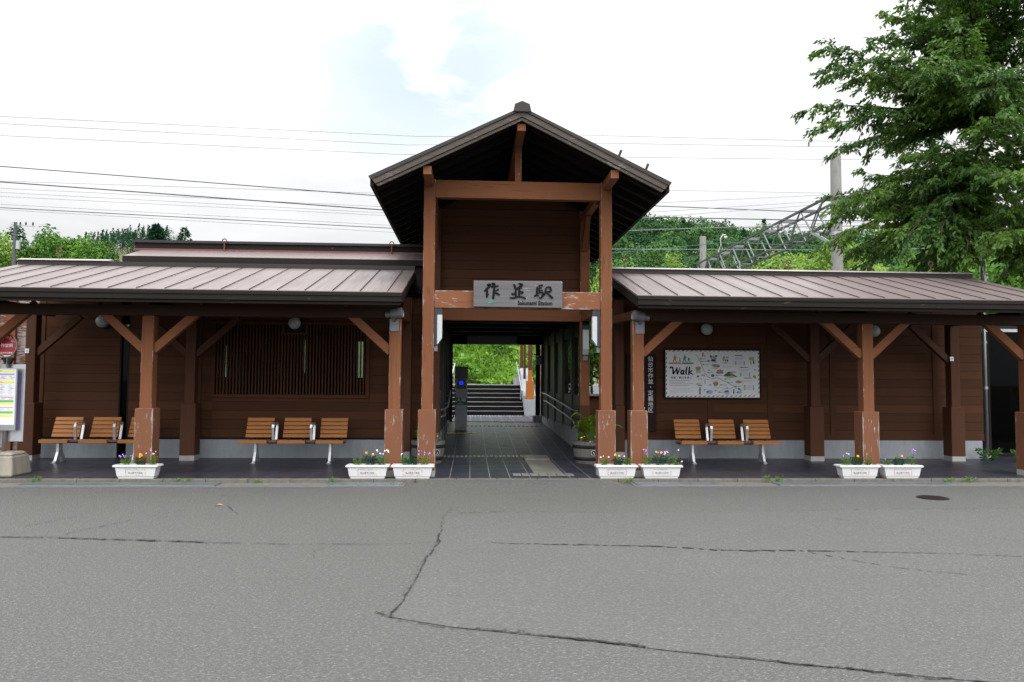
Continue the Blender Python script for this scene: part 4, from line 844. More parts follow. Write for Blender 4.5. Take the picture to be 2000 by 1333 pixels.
handrail(rr_, [((rx(y)-.07,y,z-.015),(rx(y)+.0,y,z-.07)) for y,z in ((3.7,.92),(4.6,.955),(6.3,1.06),(7.8,1.15))]+[((rx(y)-.07,y,z-.015),(rx(y)+.0,y,z-.06)) for y,z in ((4.3,.74),(6.1,.86),(7.6,.96))], 'double steel handrail along the wall with windows, behind the fern barrel')
handrail([[(-.55,2.95,.95),(-.50,3.6,.95),(-.46,4.2,.97),(-.48,6.9,1.25)],[(-.55,2.95,.82),(-.50,3.6,.82),(-.50,3.62,.93)]], [((-.47,5.2,1.06),(-.57,5.2,1.0)),((-.48,6.5,1.2),(-.57,6.5,1.14))], 'steel handrail on the wall behind the ticket gate side')
EB = thing('hanging_sign', 'long dark unlit sign box hanging from the passage ceiling', 'sign', (.53,8,2.5))
MB().box(-.11,1.18,7.95,8.08,2.44,2.66).build('box', M['black'], EB, bevel=.006); MB().box(-.09,1.16,7.944,7.949,2.46,2.64).build('face', plain('dark_green_sign_face', (.006,.018,.016), .3), EB)
for x in (.2,.86): MB().tube([(x,8.01,2.66),(x,8.01,2.86)], .012, 8).build('hanger', M['black'], EB)
RS = thing('restroom_sign', 'small white restroom sign with red and blue figures on the dark post', 'sign', (1.84,9.28,2.1))
MB().box(1.77,1.93,9.27,9.295,1.95,2.20).build('plate', M['paper'], RS)
m = MB(); mi = [M['crimson'], M['purple'], M['ink']]
for i, x in enumerate((1.81,1.885)):
    m.mi = i; m.lathe([(.014,0),(.014,.004)], (x,9.268,2.05), (0,-1,0), 10); m.prism([(x-.022,1.97),(x+.022,1.97),(x+.012,2.03),(x-.012,2.03)], 9.262, 9.268)
m.mi = 2; m.beam((1.81,9.266,2.12),(1.88,9.266,2.15),.006,.016); m.prism([(1.87,2.13),(1.905,2.155),(1.865,2.175)],9.262,9.268); m.build('figures', mi, RS)

# ------------------------------------------------------------------ stairs beyond
SS = thing('staircase', 'dark stone stairs with pale nosings rising behind the passage', 'stairs', (.6,13.6,.4))
for i in range(7):
    s_ = MB().box(-1.0,1.715,12.8+i*.3,15.2,.40+i*.137-.0,.40+(i+1)*.137-.012).build('step', M['step'], SS); MB().box(-1.0,1.715,12.79+i*.3,12.835+i*.3,.40+(i+1)*.137-.0115,.40+(i+1)*.137+.002).build('nosing', M['nosing'], s_)
m = MB(); m.prismx([(12.7,.2),(12.7,.9),(13.2,.9),(13.2,1.0),(15.2,1.95),(15.2,.2)], 1.72, 2.12); m.build('side_wall', M['concrete'], SS)
MB().prismx([(14.6,1.3),(14.6,1.62),(15.2,1.62),(15.2,1.3)], 1.50, 1.72).build('cheek', M['concrete'], SS)
SH2 = thing('stair_shelter', 'brown timber shelter frame with bright orange post base beside the stairs', 'shelter', (1.9,13.5,.9))
MB().box(1.80,2.05,13.0,13.24,.905,1.50).build('post_base', M['orange_post'], SH2, bevel=.006); MB().box(1.86,1.99,13.05,13.19,1.50,1.85).build('post_repaint', M['orange_post'], SH2); MB().box(1.86,1.99,13.05,13.19,1.85,3.2).build('post', M['column'], SH2)
MB().box(1.80,1.88,14.4,14.5,1.2,3.4).build('post', M['column'], SH2); MB().box(1.74,1.84,15.2,15.32,1.2,3.4).build('post', M['column'], SH2)
MB().beam((1.9,13.1,3.1),(1.8,16,3.6),.12,.18).build('beam', M['column'], SH2); b_ = MB(); boards(b_, 2.15, 3.6, .9, 3.2, 13.6); b_.build('side_boards', [M['peel_wall'], M['black_paint']], SH2)
RAIL = thing('stair_rail', 'pale metal railing running up the stairs', 'railing', (1.75,13,.9))
MB().tube([(1.66,12.9,1.18),(1.64,13.0,1.24),(1.60,15.0,2.13),(1.60,15.25,2.15)], .022, 10).build('rail', M['steel'], RAIL, smooth=True); MB().tube([(1.63,13.2,.9),(1.63,13.2,1.33)], .015, 8).build('baluster', M['alu'], RAIL); MB().tube([(1.605,14.8,1.55),(1.605,14.8,2.05)], .015, 8).build('baluster', M['alu'], RAIL)
R2 = thing('stair_rail', 'white metal railing seen above the ticket gate', 'railing', (-.6,13,.9))
MB().tube([(-.75,12.9,1.1),(-.55,14.6,2.08),(-.72,15.2,2.1)], .022, 10).build('rail', M['alu'], R2, smooth=True); MB().tube([(-.57,14.5,1.3),(-.57,14.5,2.04)], .015, 8).build('baluster', M['alu'], R2)
slab('platform_ground', M['concrete'], -9, 9, 15.2, 17.0, .2, 1.36)

# ------------------------------------------------------------------ drain grates, manhole, weeds
def grate(x0, x1, label, first={}):
    t = thing('drain_grate', label, 'drain grate', ((x0+x1)/2,-.2,.009), 'steel drain grates beside the kerb')
    m = MB(); m.box(x0,x1,-.36,-.335,.009,.021).box(x0,x1,-.065,-.04,.009,.021)
    for k in range(1,6): y = -.335+.27*k/6; m.box(x0,x1,y-.004,y+.004,.010,.0195)
    m.build('frame', M['grate'], t); m = MB(); x = x0
    while x < x1-.01: m.box(x, x+.012, -.335, -.065, .0095, .0205); x += .042
    m.build('bars', M['grate'], t); MB().box(x0,x1,-.36,-.04,.0082,.0088).build('opening', M['void'], t)
grate(-6.25,-3.55,'long steel drain grate in front of the bus stop and first planter'); grate(-2.03,-.97,'short steel drain grate in front of the pair of planters beside the entrance'); grate(2.42,3.66,'short steel drain grate in front of the planters by the vertical sign'); grate(4.5,7.15,'long steel drain grate in front of the planters with lilac flowers')
MH = thing('manhole_cover', 'dark round iron manhole cover in the asphalt near the last planters', 'manhole cover', (6.08,-1.46,.005))
MB().lathe([(.175,0),(.175,.007),(.17,.009)], (6.08,-1.46,.004), seg=36).build('lid', M['black_paint'], MH); MB().lathe([(.195,0),(.195,.005)], (6.08,-1.46,.002), seg=36).build('ring', M['iron'], MH)
for i, (x, y, h, r, n, l) in enumerate([(-6.15,-.03,.09,.07,60,'bushy weed at the kerb near the bus stop'),(-4.18,-.04,.05,.05,30,'small weed at the kerb below the lattice window'),(-4.05,-.05,.05,.05,30,'small weed at the kerb below the lattice window'),(-3.05,-.04,.04,.05,30,'low weed at the kerb in front of the middle bench'),(-2.0,-.05,.06,.06,40,'weed beside the short grate left of the entrance'),(2.33,-.06,.06,.09,60,'flat weed on the ramp edge beside the short grate'),(4.45,-.04,.09,.06,50,'weed at the kerb in front of the bench below the poster'),(4.62,-.04,.08,.05,40,'weed at the kerb in front of the bench below the poster'),(7.25,-.04,.05,.08,45,'low weed at the kerb past the last grate'),(7.5,-.04,.05,.07,45,'low weed at the kerb past the last grate'),(7.62,-.04,.07,.07,50,'low weed at the kerb past the last grate')]):
    m = MB(); tuft(m, (x,y,.01), h, r, n, .012, .045, 50+i); tag(m.build('weed', M['weed'], origin=(x,y,.01)), l, 'weed', 'weeds along the kerb')
for i, (x, y, h, r, l) in enumerate([(9.75,2.55,.20,.2,'leafy weed at the foot of the wall beside the grey pipe'),(10.35,2.35,.20,.28,'spreading broad-leaved weed in front of the dark doorway'),(10.9,2.0,.12,.22,'low yellowing weed at the edge of the dark doorway')]):
    m = MB(); tuft(m, (x,y,FL), h, r, 200, .035, .07, 90+i); tag(m.build('weed', M['shrub'], origin=(x,y,FL)), l, 'weed', 'weeds by the dark doorway')
m = MB(); m.add([(-3.02,-1.95,.006),(-2.97,-1.97,.02),(-2.91,-1.94,.012),(-2.96,-1.92,.024)], [(0,1,2,3)]); tag(m.build('fallen_leaf', M['tan'], origin=(-2.97,-1.95,.006)), 'single fallen leaf lying on the asphalt', 'leaf')

# dark glazed booth and pipe at the far end
BO = thing('glazed_booth', 'dark glazed booth with pale top rail at the end of the wing', 'booth', (11.1,4,FL))
MB().box(10.42,10.5,3.5,3.58,FL,2.62).box(12.0,12.08,3.5,3.58,FL,2.62).box(10.5,12.0,3.5,3.58,FL,.12).build('frame', M['black_paint'], BO); MB().box(10.40,12.1,3.46,3.6,2.56,2.62).build('top_rail', M['alu'], BO)
MB().box(10.5,12.0,3.535,3.545,.12,2.56).build('pane', M['dglass'], BO); MB().box(10.4,12.1,3.6,5.2,FL,.1).box(10.4,12.1,5.1,5.2,.1,2.7).box(10.4,12.1,3.62,5.2,2.62,2.7).box(10.4,10.44,3.6,5.1,.1,2.62).build('shell', M['inside'], BO)
MB().box(10.75,11.6,4.5,4.55,.9,1.45).build('green_sheet', M['dgreen'], BO); MB().box(10.7,11.7,4.3,4.8,.1,.88).build('cabinet', M['black'], BO)  # plain green sheet standing inside, behind the dark pane
PI = thing('steel_pipe', 'tall pale steel pipe rising beside the end of the wing', 'pipe', (10.13,3.12,FL))
MB().tube([(10.13,3.12,FL),(10.13,3.12,4.6)], .032, 12).build('pipe', M['steel'], PI, smooth=True); MB().lathe([(.08,0),(.08,.05)], (10.13,3.12,FL), seg=16).build('collar', M['foot'], PI)
for z in (1.4,2.3): MB().lathe([(.045,0),(.045,.05)], (10.13,3.12,z), seg=14).build('clip', M['steel'], PI)

# ------------------------------------------------------------------ vegetation
def leaves_np(P, D, L, W, droop=0., fold=.15, nrm=None, jit=.45):
    n = len(P)
    if nrm is not None:      # lay the leaves like shingles on the clump's surface
        nn = nrm/np.linalg.norm(nrm, axis=1, keepdims=True)+RNG.normal(size=(n,3))*jit*.6; D = RNG.normal(size=(n,3))+np.array([0,0,-.7]); D = D-nn*(D*nn).sum(1,keepdims=True)/(nn*nn).sum(1,keepdims=True)
    D = D/np.linalg.norm(D, axis=1, keepdims=True); r = RNG.normal(size=(n,3)) if nrm is None else nn; S = np.cross(D, r); S /= np.linalg.norm(S, axis=1, keepdims=True); U = np.cross(S, D)
    L = np.broadcast_to(L, (n,))[:,None]; W = np.broadcast_to(W, (n,))[:,None]
    v = np.stack([P, P+D*L*.45+S*W*.5+U*W*fold, P+D*L, P+D*L*.45-S*W*.5+U*W*fold], axis=1).reshape(-1,3)
    return v, np.arange(4*n).reshape(n,4)
def crown_points(n, c, rad, lumps, seed, hollow=.35):
    rg = np.random.default_rng(seed); c = np.array(c); rad = np.array(rad)
    d = rg.normal(size=(lumps,3)); d /= np.linalg.norm(d, axis=1, keepdims=True); d[:,2] = np.where(d[:,2] < -.35, -d[:,2], d[:,2]); q = rg.uniform(.25,.85,size=(lumps,1)); lc = c+d*q*rad; lr = rg.uniform(.22,.42,size=lumps)
    k = rg.integers(0, lumps, n); e = rg.normal(size=(n,3)); e /= np.linalg.norm(e, axis=1, keepdims=True); e[:,2] = np.where((e[:,2]<0) & (rg.random(n)<.55), -e[:,2], e[:,2])
    rr = (hollow+(1-hollow)*rg.random(n)**.5)[:,None]; P = lc[k]+e*rr*lr[k][:,None]*rad*np.array([1,1,.8]); return P, e, lc
def make_tree(name, label, x, y, zb, h, r, mat, n, leaf, seed, group=None, cat='tree', asp=1., trunk=.35):
    t = thing(name, label, cat, (x,y,zb), group); rg = random.Random(seed); cz = zb+h*(trunk+(1-trunk)*.5); rz = h*(1-trunk)*.55
    P, e, lc = crown_points(n, (x,y,cz), (r*asp,r,rz), 26, seed)
    D = e+np.array([0,0,-.35])+RNG.normal(size=P.shape)*.5; v, q = leaves_np(P, D, leaf*RNG.uniform(.6,1.3,len(P)), leaf*.6, nrm=e+np.array([0,0,.15]), jit=.8)
    m = MB(); m.tube([(x,y,zb),(x+.05*r,y,zb+h*trunk*.6),(x,y,cz)], [h*.022,h*.016,h*.008], 8)
    for c in lc[:14]: m.tube([(x,y,zb+h*trunk*rg.uniform(.6,1.1)), tuple((np.array((x,y,cz))*.4+c*.6)), tuple(c)], [h*.008,h*.005,h*.002], 5)
    m.build('trunk', M['bark'], t, smooth=True); mesh_np('crown', v, q, M[mat], t); return t
def make_conifer(label, x, y, zb, h, r, n, leaf, seed, group=None, gap=.0):
    t = thing('conifer', label, 'tree', (x,y,zb), group); rg = np.random.default_rng(seed)
    nl = int(12+h*.9); lev = rg.random(n)**.75; tier = np.floor(lev*nl)/nl; a = rg.random(n)*6.283; na = 7
    if gap: a = np.floor(a/6.283*na)/na*6.283+tier*7+rg.normal(size=n)*.14
    rad = r*(1-tier)**.8*rg.uniform(.8,1.1,n); q = rg.random(n)**.6; rr = rad*q
    P = np.stack([x+rr*np.cos(a), y+rr*np.sin(a), zb+h*(.12+.88*tier)-rr*.25+rg.normal(size=n)*h*.008], axis=1); D = np.stack([np.cos(a),np.sin(a),-.3+0*a], axis=1)+rg.normal(size=(n,3))*.45
    v, qd = leaves_np(P, D, leaf*rg.uniform(.6,1.3,n), leaf*.45); MB().tube([(x,y,zb),(x,y,zb+h*.97)], [h*.02,h*.003], 7).build('trunk', M['bark'], t); mesh_np('crown', v, qd, M['conifer'], t); return t

# bank of undergrowth behind the stairs
def bankz(x, y): 
    return 1.35+np.clip((y-16.6)/6.5,0,1)**.8*3.6*np.exp(-((x-.5)/7.)**2)
gx = np.linspace(-8,9,35); gy = np.linspace(16.2,27,24); XX, YY = np.meshgrid(gx, gy); ZZ = bankz(XX,YY)*np.where(YY>25,.5,1); vv = np.stack([XX.ravel(),YY.ravel(),ZZ.ravel()],1); idx = np.arange(35*24).reshape(24,35)
struct(mesh_np('embankment', vv, np.stack([idx[:-1,:-1].ravel(),idx[:-1,1:].ravel(),idx[1:,1:].ravel(),idx[1:,:-1].ravel()],1), M['ground'], smooth=True), 'steep green embankment behind the stairs')
n = 30000; x = RNG.uniform(-3.2,4.2,n); y = 16.4+RNG.random(n)**1.1*7; lump = .30*np.sin(x*1.7+y*1.3)+.26*np.sin(x*3.1-y*2.2+1)+.18*np.sin(x*5.3+y*3.1)
z = bankz(x,y)+np.clip(lump+.18,0.02,1)*RNG.uniform(.15,1.15,n)+RNG.random(n)*.10; P = np.stack([x,y-.1,z],1); D = RNG.normal(size=(n,3))*.7+np.array([0,-.6,.15]); Lf = RNG.uniform(.08,.20,n); v1, q1 = leaves_np(P, D, Lf, Lf*.75)
n2 = 3500; x = RNG.uniform(-3,4,n2); y = 16.4+RNG.random(n2)*7; P = np.stack([x,y,bankz(x,y)+RNG.uniform(.05,.35,n2)],1); D = np.stack([RNG.normal(size=n2)*.35,RNG.normal(size=n2)*.3-.2,np.ones(n2)],1); v2, q2 = leaves_np(P, D, RNG.uniform(.2,.5,n2), .025)
u_ = struct(mesh_np('undergrowth', np.vstack([v1,v2]), np.vstack([q1,q2+len(v1)]), M['bankleaf']), 'bright green weeds and creepers covering the embankment', 'stuff')

# shrub seen between the posts at the right of the entrance
def shrub(name, label, c, r, n, leaf, mat, seed, cat='shrub', group=None):
    t = thing(name, label, cat, (c[0],c[1],FL if c[1]<12 else 0), group); P, e, lc = crown_points(n, c, r, 16, seed); v, q = leaves_np(P, e+RNG.normal(size=P.shape)*.6, leaf*RNG.uniform(.6,1.3,n), leaf*.6)
    m = MB()
    for k in lc[:10]: m.tube([(c[0],c[1],0), tuple(k)], [.03,.008], 5)
    m.build('stem', M['bark'], t); mesh_np('foliage', v, q, M[mat], t); return t
shrub('shrub', 'glossy dark shrub in the gap beside the entrance, above the fern', (3.25,8.6,1.9), (1.0,.9,1.9), 7000, .13, 'shrub', 3)
FE = thing('low_fence', 'low brown board fence behind the fern barrel', 'fence', (2.9,6.8,0)); b_ = MB(); boards(b_, 2.45, 4.2, .1, 1.15, 6.8, .14); b_.build('panel', [M['board'],M['black_paint']], FE); MB().box(2.45,4.2,6.75,6.85,1.15,1.20).build('top_rail', M['alu'], FE)

# big cherry tree at the right
CT = thing('cherry_tree', 'large leafy green tree overhanging the right end of the station', 'tree', (13.3,4.3,0))
TIPS = [(9.144,3.5,9.444),(9.479,5.0,9.908),(8.82,4.0,8.854),(7.45,4.0,8.661),(8.0,3.0,8.145),(7.25,3.5,7.921),(9.128,5.5,8.652),(7.3,4.2,7.361),(7.2,3.6,6.80),(8.227,5.0,6.772),(8.4,4.0,5.9),(6.95,3.0,5.107),(7.7,4.5,5.024),(6.95,3.4,4.375),(8.1,4.6,4.209),(8.3,4.2,3.95),(9.686,4.4,3.95),(8.71,2.2,4.25),(9.366,2.6,4.0),(10.1,1.4,3.35),(8.8,2.0,4.9),(9.1,1.8,5.4),(8.6,2.5,5.9),(8.2,2.5,6.57),(8.46,2.0,7.27),(9.07,2.0,8.07),(9.4,1.5,7.0),(9.4,1.2,4.6),
        (9.5,3.,10.5),(10.4,2.,9.6),(10.5,5.,10.6),(11.5,3.,11.),(12.5,2.,10.4),(11.6,1.2,8.6),(11.0,.9,6.0),(11.6,.9,4.6),(12.2,.5,7.2),(14.5,1.,9.5),(15.5,3.,10.5),(16.5,2.,8.),(17,4,7),(16,1,5.5),(15,6,10),(12,7,9.5),(10.5,7,7.5),(11.5,8,6.5),(15,8,7),(17,6,5.5),(14,0.5,5),(9.9,6.2,5.6),(10.6,2.4,4.3),(10.2,3.2,6.6),(10.7,3.6,8.4),(12.6,5.5,4.6),(11.6,6.0,5.2),(12.0,5.,4.0),(11.3,3.0,3.6),(12.4,1.6,3.7),(10.9,5.2,4.4),(9.6,3.4,5.1),(10.3,4.2,5.5),(9.5,3.8,7.4),(10.2,4.6,9.2),(9.8,2.9,8.6),(11.2,2.2,7.6)]
tm = MB(); tm.tube([(13.35,4.3,0),(13.3,4.3,1.5),(13.1,4.25,3.2),(12.9,4.2,4.4)], [.26,.21,.18,.15], 12)
LIMB = [[(12.9,4.2,4.4),(12.3,4.1,5.3),(11.74,4.0,5.93),(11.35,3.9,6.5),(11.1,3.9,7.1),(10.7,3.8,8.2)],[(13.0,4.2,4.0),(12.6,4.1,5.8),(11.9,4.0,6.55),(11.2,3.9,6.75),(10.2,3.8,7.0)],[(12.9,4.2,4.4),(11.9,4.0,5.0),(10.9,3.8,5.25),(9.9,3.7,5.35)],[(12.9,4.2,4.4),(13.3,3.7,6.5),(13.2,3.4,8.5),(12.9,3.2,9.8)],[(13.1,4.25,3.4),(12.2,3.4,3.9),(11.2,2.9,4.2)],[(12.9,4.2,4.4),(14.2,3.8,6.0),(15.2,3.5,7.5)],[(12.9,4.2,4.2),(12.9,5.5,5.5),(12.4,6.2,7.0)]]
TIPS += [(x+rg0.gauss(0,.45), y+rg0.gauss(0,.6), z+rg0.gauss(0,.35)) for rg0 in [random.Random(3)] for k in range(2) for (x,y,z) in TIPS if x > 8.35 and x < 11.2 and (k == 0 or z < 7.5)]
TIPS += [(rg2.uniform(10.2,13.2), rg2.uniform(1.8,5.2), rg2.uniform(8.2,11.2)) for rg2 in [random.Random(21)] for k in range(26)]
TIPS = [t for t in TIPS if not (t[0] < 8.35 and 5.15 < t[2] < 6.7)]
TIPS += [(rg1.uniform(8.8,14.5), rg1.uniform(.8,7.5), rg1.uniform(4.2,11.)) for rg1 in [random.Random(8)] for k in range(16)]
TIPS = [(max(x,7.3),y,max(z,3.75 if y < 3.6 else 4.0)) for x,y,z in TIPS]
NODE = []
for L in LIMB:
    k = len(L); tm.tube(L, [.14*(1-.75*i/(k-1)) for i in range(k)], 8)
    for a, b in zip(L, L[1:]):
        for t_ in (0,.25,.5,.75): NODE.append(V(a).lerp(V(b), t_))
LP, LD = [], []; rg = random.Random(5)
for tip in TIPS:
    T = V(tip); best = min(NODE, key=lambda p: (p-T).length+abs((p-V((13,4.2,5))).length)*.15+(2 if p.x < T.x else 0)); d = T-best
    mid = best.lerp(T,.5)+V((0,0,.12*d.length)); pts = []
    n = max(5, int(d.length/.22))
    for i in range(n+1):
        t_ = i/n; pts.append(best*(1-t_)**2+mid*2*t_*(1-t_)+T*t_*t_+V((rg.gauss(0,.02),rg.gauss(0,.02),rg.gauss(0,.015))))
    tm.tube(pts, [.035*(1-.9*i/n)+.004 for i in range(n+1)], 5)
    for i in range(int(n*.15), n+1):
        ax = (pts[min(i+1,n)]-pts[max(i-1,0)]).normalized(); sd = ax.cross(V((0,0,1))).normalized()
        for s_ in ((-1,1) if i < n else (0,)):
            if rg.random() < .10: continue
            tl = rg.uniform(.35,1.05)*(1-.45*i/n); td = (ax*rg.uniform(.5,1.1)+sd*s_*rg.uniform(.5,1)+V((0,0,rg.uniform(-.22,.28)))).normalized(); p0 = pts[i]; p1 = p0+td*tl
            if rg.random() < .5: tm.tube([p0,p1], [.006,.002], 3, False)
            segs = [(p0, td, tl)]
            for _ in range(rg.randint(1,3)):
                b0_ = p0.lerp(p1, rg.uniform(.2,.8)); segs.append((b0_, (td+V((rg.gauss(0,.7),rg.gauss(0,.7),rg.gauss(-.05,.3)))).normalized(), tl*rg.uniform(.35,.65)))
            for p0, td, tl in segs:
                p1 = p0+td*tl; m_ = int(tl*50)+5
                for j in range(m_):
                    q_ = (j+rg.random())/m_; p = p0.lerp(p1, q_)+V((rg.gauss(0,.02),rg.gauss(0,.02),-.12*q_*q_+rg.gauss(0,.02))); side = td.cross(V((0,0,1)))*(1 if j%2 else -1)
                    dd = td*.6+side*rg.uniform(.2,.9)+V((rg.gauss(0,.3),rg.gauss(0,.3),-.7+rg.gauss(0,.3))); LP.append(p); LD.append(dd)
tm.build('trunk', M['bark'], CT, smooth=True)
LP = np.array(LP); LD = np.array(LD); v, q = leaves_np(LP, LD, RNG.uniform(.085,.15,len(LP)), RNG.uniform(.034,.054,len(LP)), fold=.2); mesh_np('crown', v, q, M['cherry'], CT)

# trees behind
G1 = 'bright trees beyond the tracks'
make_tree('bright_tree', 'broad yellow-green tree behind the tall concrete catenary pole', 22.2,36,1.0,9.6,4.3,'bright',9000,.30,21,G1,asp=1.0,trunk=.25)
make_tree('bright_tree', 'small yellow-green tree peeking over the roof left of the far catenary pole', 11.8,31,1.0,7.6,1.5,'bright',2500,.22,22,G1,trunk=.3)
make_tree('bright_tree', 'yellow-green tree low behind the roof ridge, between the catenary pole and the big tree', 27.5,38,1.0,8.6,2.6,'bright',4000,.28,23,G1,trunk=.3)
make_tree('slender_tree', 'slender pale sapling standing above the ridge near the gable', 11.4,42,1.0,9.6,.9,'bright',700,.3,24,None,trunk=.3)
make_tree('garden_tree', 'light green tree seen through the gap behind the inner entrance post', 7.0,28,1.0,6.8,1.2,'bright',3500,.25,25,None,trunk=.25)
make_tree('dark_tree', 'dark leafy tree behind the far right end of the wing', 27,26,0,9.5,5.5,'mid',9000,.3,26,None,trunk=.2)
make_tree('dark_tree', 'mid green tree low beyond the pipe at the right edge', 21.5,17,0,6.6,3.4,'mid',7000,.2,27,None,trunk=.15)
G2 = 'broadleaf trees beyond the left end of the station'
for i, (x, y, h, r, mt, l) in enumerate([(-39.6,60,16.2,2.7,'mid','tall rounded green tree just right of the far utility pole'),(-44,62,15.6,2.8,'forest','dark tree behind the far utility pole at the left edge'),(-43.2,54,14.6,3.4,'bright','yellow-green tree at the left edge below the utility pole'),(-36.5,58,14.1,3.4,'mid','lower green tree between the rounded tree and the forested hill'),(-32.8,56,13.5,2.8,'mid','low leafy tree behind the left roof ridge'),(-40.0,52,13.3,2.6,'bright','small bright tree standing in front of the rounded tree'),(-29.9,60,13.6,1.9,'bright','pale small tree in front of the conifer slope'),(-48,58,14.8,3.2,'mid','green tree at the very edge of the view')]):
    make_tree('broadleaf_tree', l, x, y, 0, h, r, mt, 9000, .31, 40+i, G2, trunk=.2)

# hills and forest
def interp(xs, zs): return lambda x: np.interp(x, xs, zs)
HL = interp([-260,-150,-112,-98,-92,-88,-84,-77,-72,-69,-60,-50,-30,0],[14,20,24,28,29.3,29.8,32.6,34.5,33.8,31.2,26,20,12,8]); HR = interp([-40,0,14,26,34,44,50,57,66,75,92,100,118,135,170,300],[6,16,26,33,35.8,35.4,34.6,33.8,32.2,31.4,31.4,31.8,33,34,37,40])
def hill_z(f, x, y): 
    t = np.clip((y-75)/95,0,1); return f(x)*t**.8*np.where(y>170, np.clip(1-(y-170)/160,0,1), 1)
def make_hill(name, f, x0, x1, lab, K=1.):
    gx = np.linspace(x0,x1,90); gy = np.linspace(70,330,40); XX, YY = np.meshgrid(gx,gy); ZZ = hill_z(f,XX,YY)-.2; XX, YY, ZZ = XX*K, -11+(YY+11)*K, 1.5+(ZZ-1.5)*K; vv = np.stack([XX.ravel(),YY.ravel(),ZZ.ravel()],1); idx = np.arange(90*40).reshape(40,90)
    return struct(mesh_np(name, vv, np.stack([idx[:-1,:-1].ravel(),idx[:-1,1:].ravel(),idx[1:,1:].ravel(),idx[1:,:-1].ravel()],1), M['ground'], smooth=True), lab)
make_hill('hill', HL, -260, 0, 'forested hill beyond the left wing', 2.2); make_hill('hill', HR, -40, 300, 'forested hill beyond the right wing')
def forest(name, f, x0, x1, n, mat, lab, seed, conif=0., ppl=150, K=1., sz=1.):
    rg = np.random.default_rng(seed); A = []
    for k in range(n):
        x = rg.uniform(x0,x1); y = 178-103*rg.random()**1.4; zb = float(hill_z(f,np.array([x]),np.array([y]))[0]); tn = rg.random()
        x, y, zb = x*K, -11+(y+11)*K, 1.5+(zb-1.5)*K
        if rg.random() < conif:
            h = rg.uniform(6,11)*sz; r_ = rg.uniform(1.2,2.0)*sz; m_ = int(ppl*.8); t = rg.random(m_)**.6; a = rg.random(m_)*6.283; q = r_*(1-t)*rg.uniform(.8,1.05,m_)
            d = np.stack([np.cos(a),np.sin(a),.55+0*a],1); A.append((np.stack([x+q*np.cos(a),y+q*np.sin(a),zb+h*t],1), d, rg.uniform(.35,.8,m_)*sz, np.full(m_, tn*.6)))
        else:
            r_ = rg.uniform(2.4,5.2)*sz; h = rg.uniform(2.5,7.5)*sz; d = rg.normal(size=(ppl,3)); d /= np.linalg.norm(d,axis=1,keepdims=True); d[:,2] = np.where((d[:,2]<-.2), -d[:,2], d[:,2])
            lump = 1+.16*np.sin(d[:,:1]*5+k)+.16*np.sin(d[:,1:2]*6+k*2)+.12*np.sin(d[:,2:]*7+k)
            A.append((np.array([x,y,zb+h-r_*.4])+d*lump*np.array([r_,r_,r_*.8])*rg.uniform(.88,1.04,(ppl,1)), d, rg.uniform(.35,.75,ppl)*sz, np.full(ppl, tn)))
    P = np.vstack([a[0] for a in A]); Nn = np.vstack([a[1] for a in A]); L = np.concatenate([a[2] for a in A]); tone = np.concatenate([a[3] for a in A]); v, q = leaves_np(P, None, L, L*.75, nrm=Nn, jit=.55)
    return struct(mesh_np(name, v, q, M[mat], tone=tone), lab, 'stuff')
forest('forest', HL, -140, -30, 2600, 'conifer', 'dense dark conifer forest covering the left hill', 1, .72, 130, 2.2); forest('forest', HR, 12, 190, 1000, 'forest', 'dense deciduous forest covering the right hill', 2, .07, 430)
make_conifer('broad dark conifer standing above the left hill crest', -148,343,54.5,19.5,9.4,3200,1.5,71,'conifers on the hill crest'); make_conifer('open layered conifer at the end of the left hill crest', -135,343,52,21,7.4,560,1.6,72,'conifers on the hill crest', .5)
for i, (x, z, l) in enumerate([(-84.3,23.5,'small pointed conifer where the left hill meets the sky, leftmost of three'),(-82.2,24.2,'small pointed conifer where the left hill meets the sky, middle of three'),(-80.2,25.,'small pointed conifer where the left hill meets the sky, rightmost of three')]): make_conifer(l, (x-3.5)*2.2,343,z*2.2-3,14,2.9,500,1.1,80+i,'pointed conifers on the slope')

# ------------------------------------------------------------------ catenary, poles, wires
def conc_pole(x, y, h, r, label, group=None, zb=0):
    t = thing('concrete_pole', label, 'pole', (x,y,zb), group); MB().lathe([(r*1.12,0),(r,h),(r*.93,h+.02)], (x,y,zb), seg=22).build('shaft', M['pole'], t, smooth=False)
    for z in (h*.42, h*.70): MB().lathe([(r*1.16,0),(r*1.16,.12)], (x,y,zb+z), seg=20).build('band', M['steel'], t)
    return t
conc_pole(12.70,14,9.48,.178,'tall grey concrete catenary pole beside the big tree','catenary poles'); conc_pole(12.72,29,9.50,.178,'farther grey concrete catenary pole at the low end of the truss','catenary poles'); conc_pole(22.3,20,12.2,.15,'pale concrete pole half hidden inside the crown of the big tree','catenary poles')
M['truss'] = plain('truss_grey_paint', (.06,.065,.07), .55, .2)
TR = thing('catenary_truss', 'grey steel lattice truss beam spanning between two concrete poles', 'truss', (12.7,21,7.2))
ch = MB(); y0, y1, zt, zb_ = 14.3, 29.0, 7.98, 7.0; tw = .32
for s_ in (-1,1):
    ch.beam((12.7+s_*tw,y0,zt),(12.7+s_*tw,y1,zt),.075,.075); ch.beam((12.7+s_*tw,y0,zb_),(12.7+s_*tw,y1,zb_),.075,.075)
ch.build('chord', M['truss'], TR); lt = MB(); n = 8
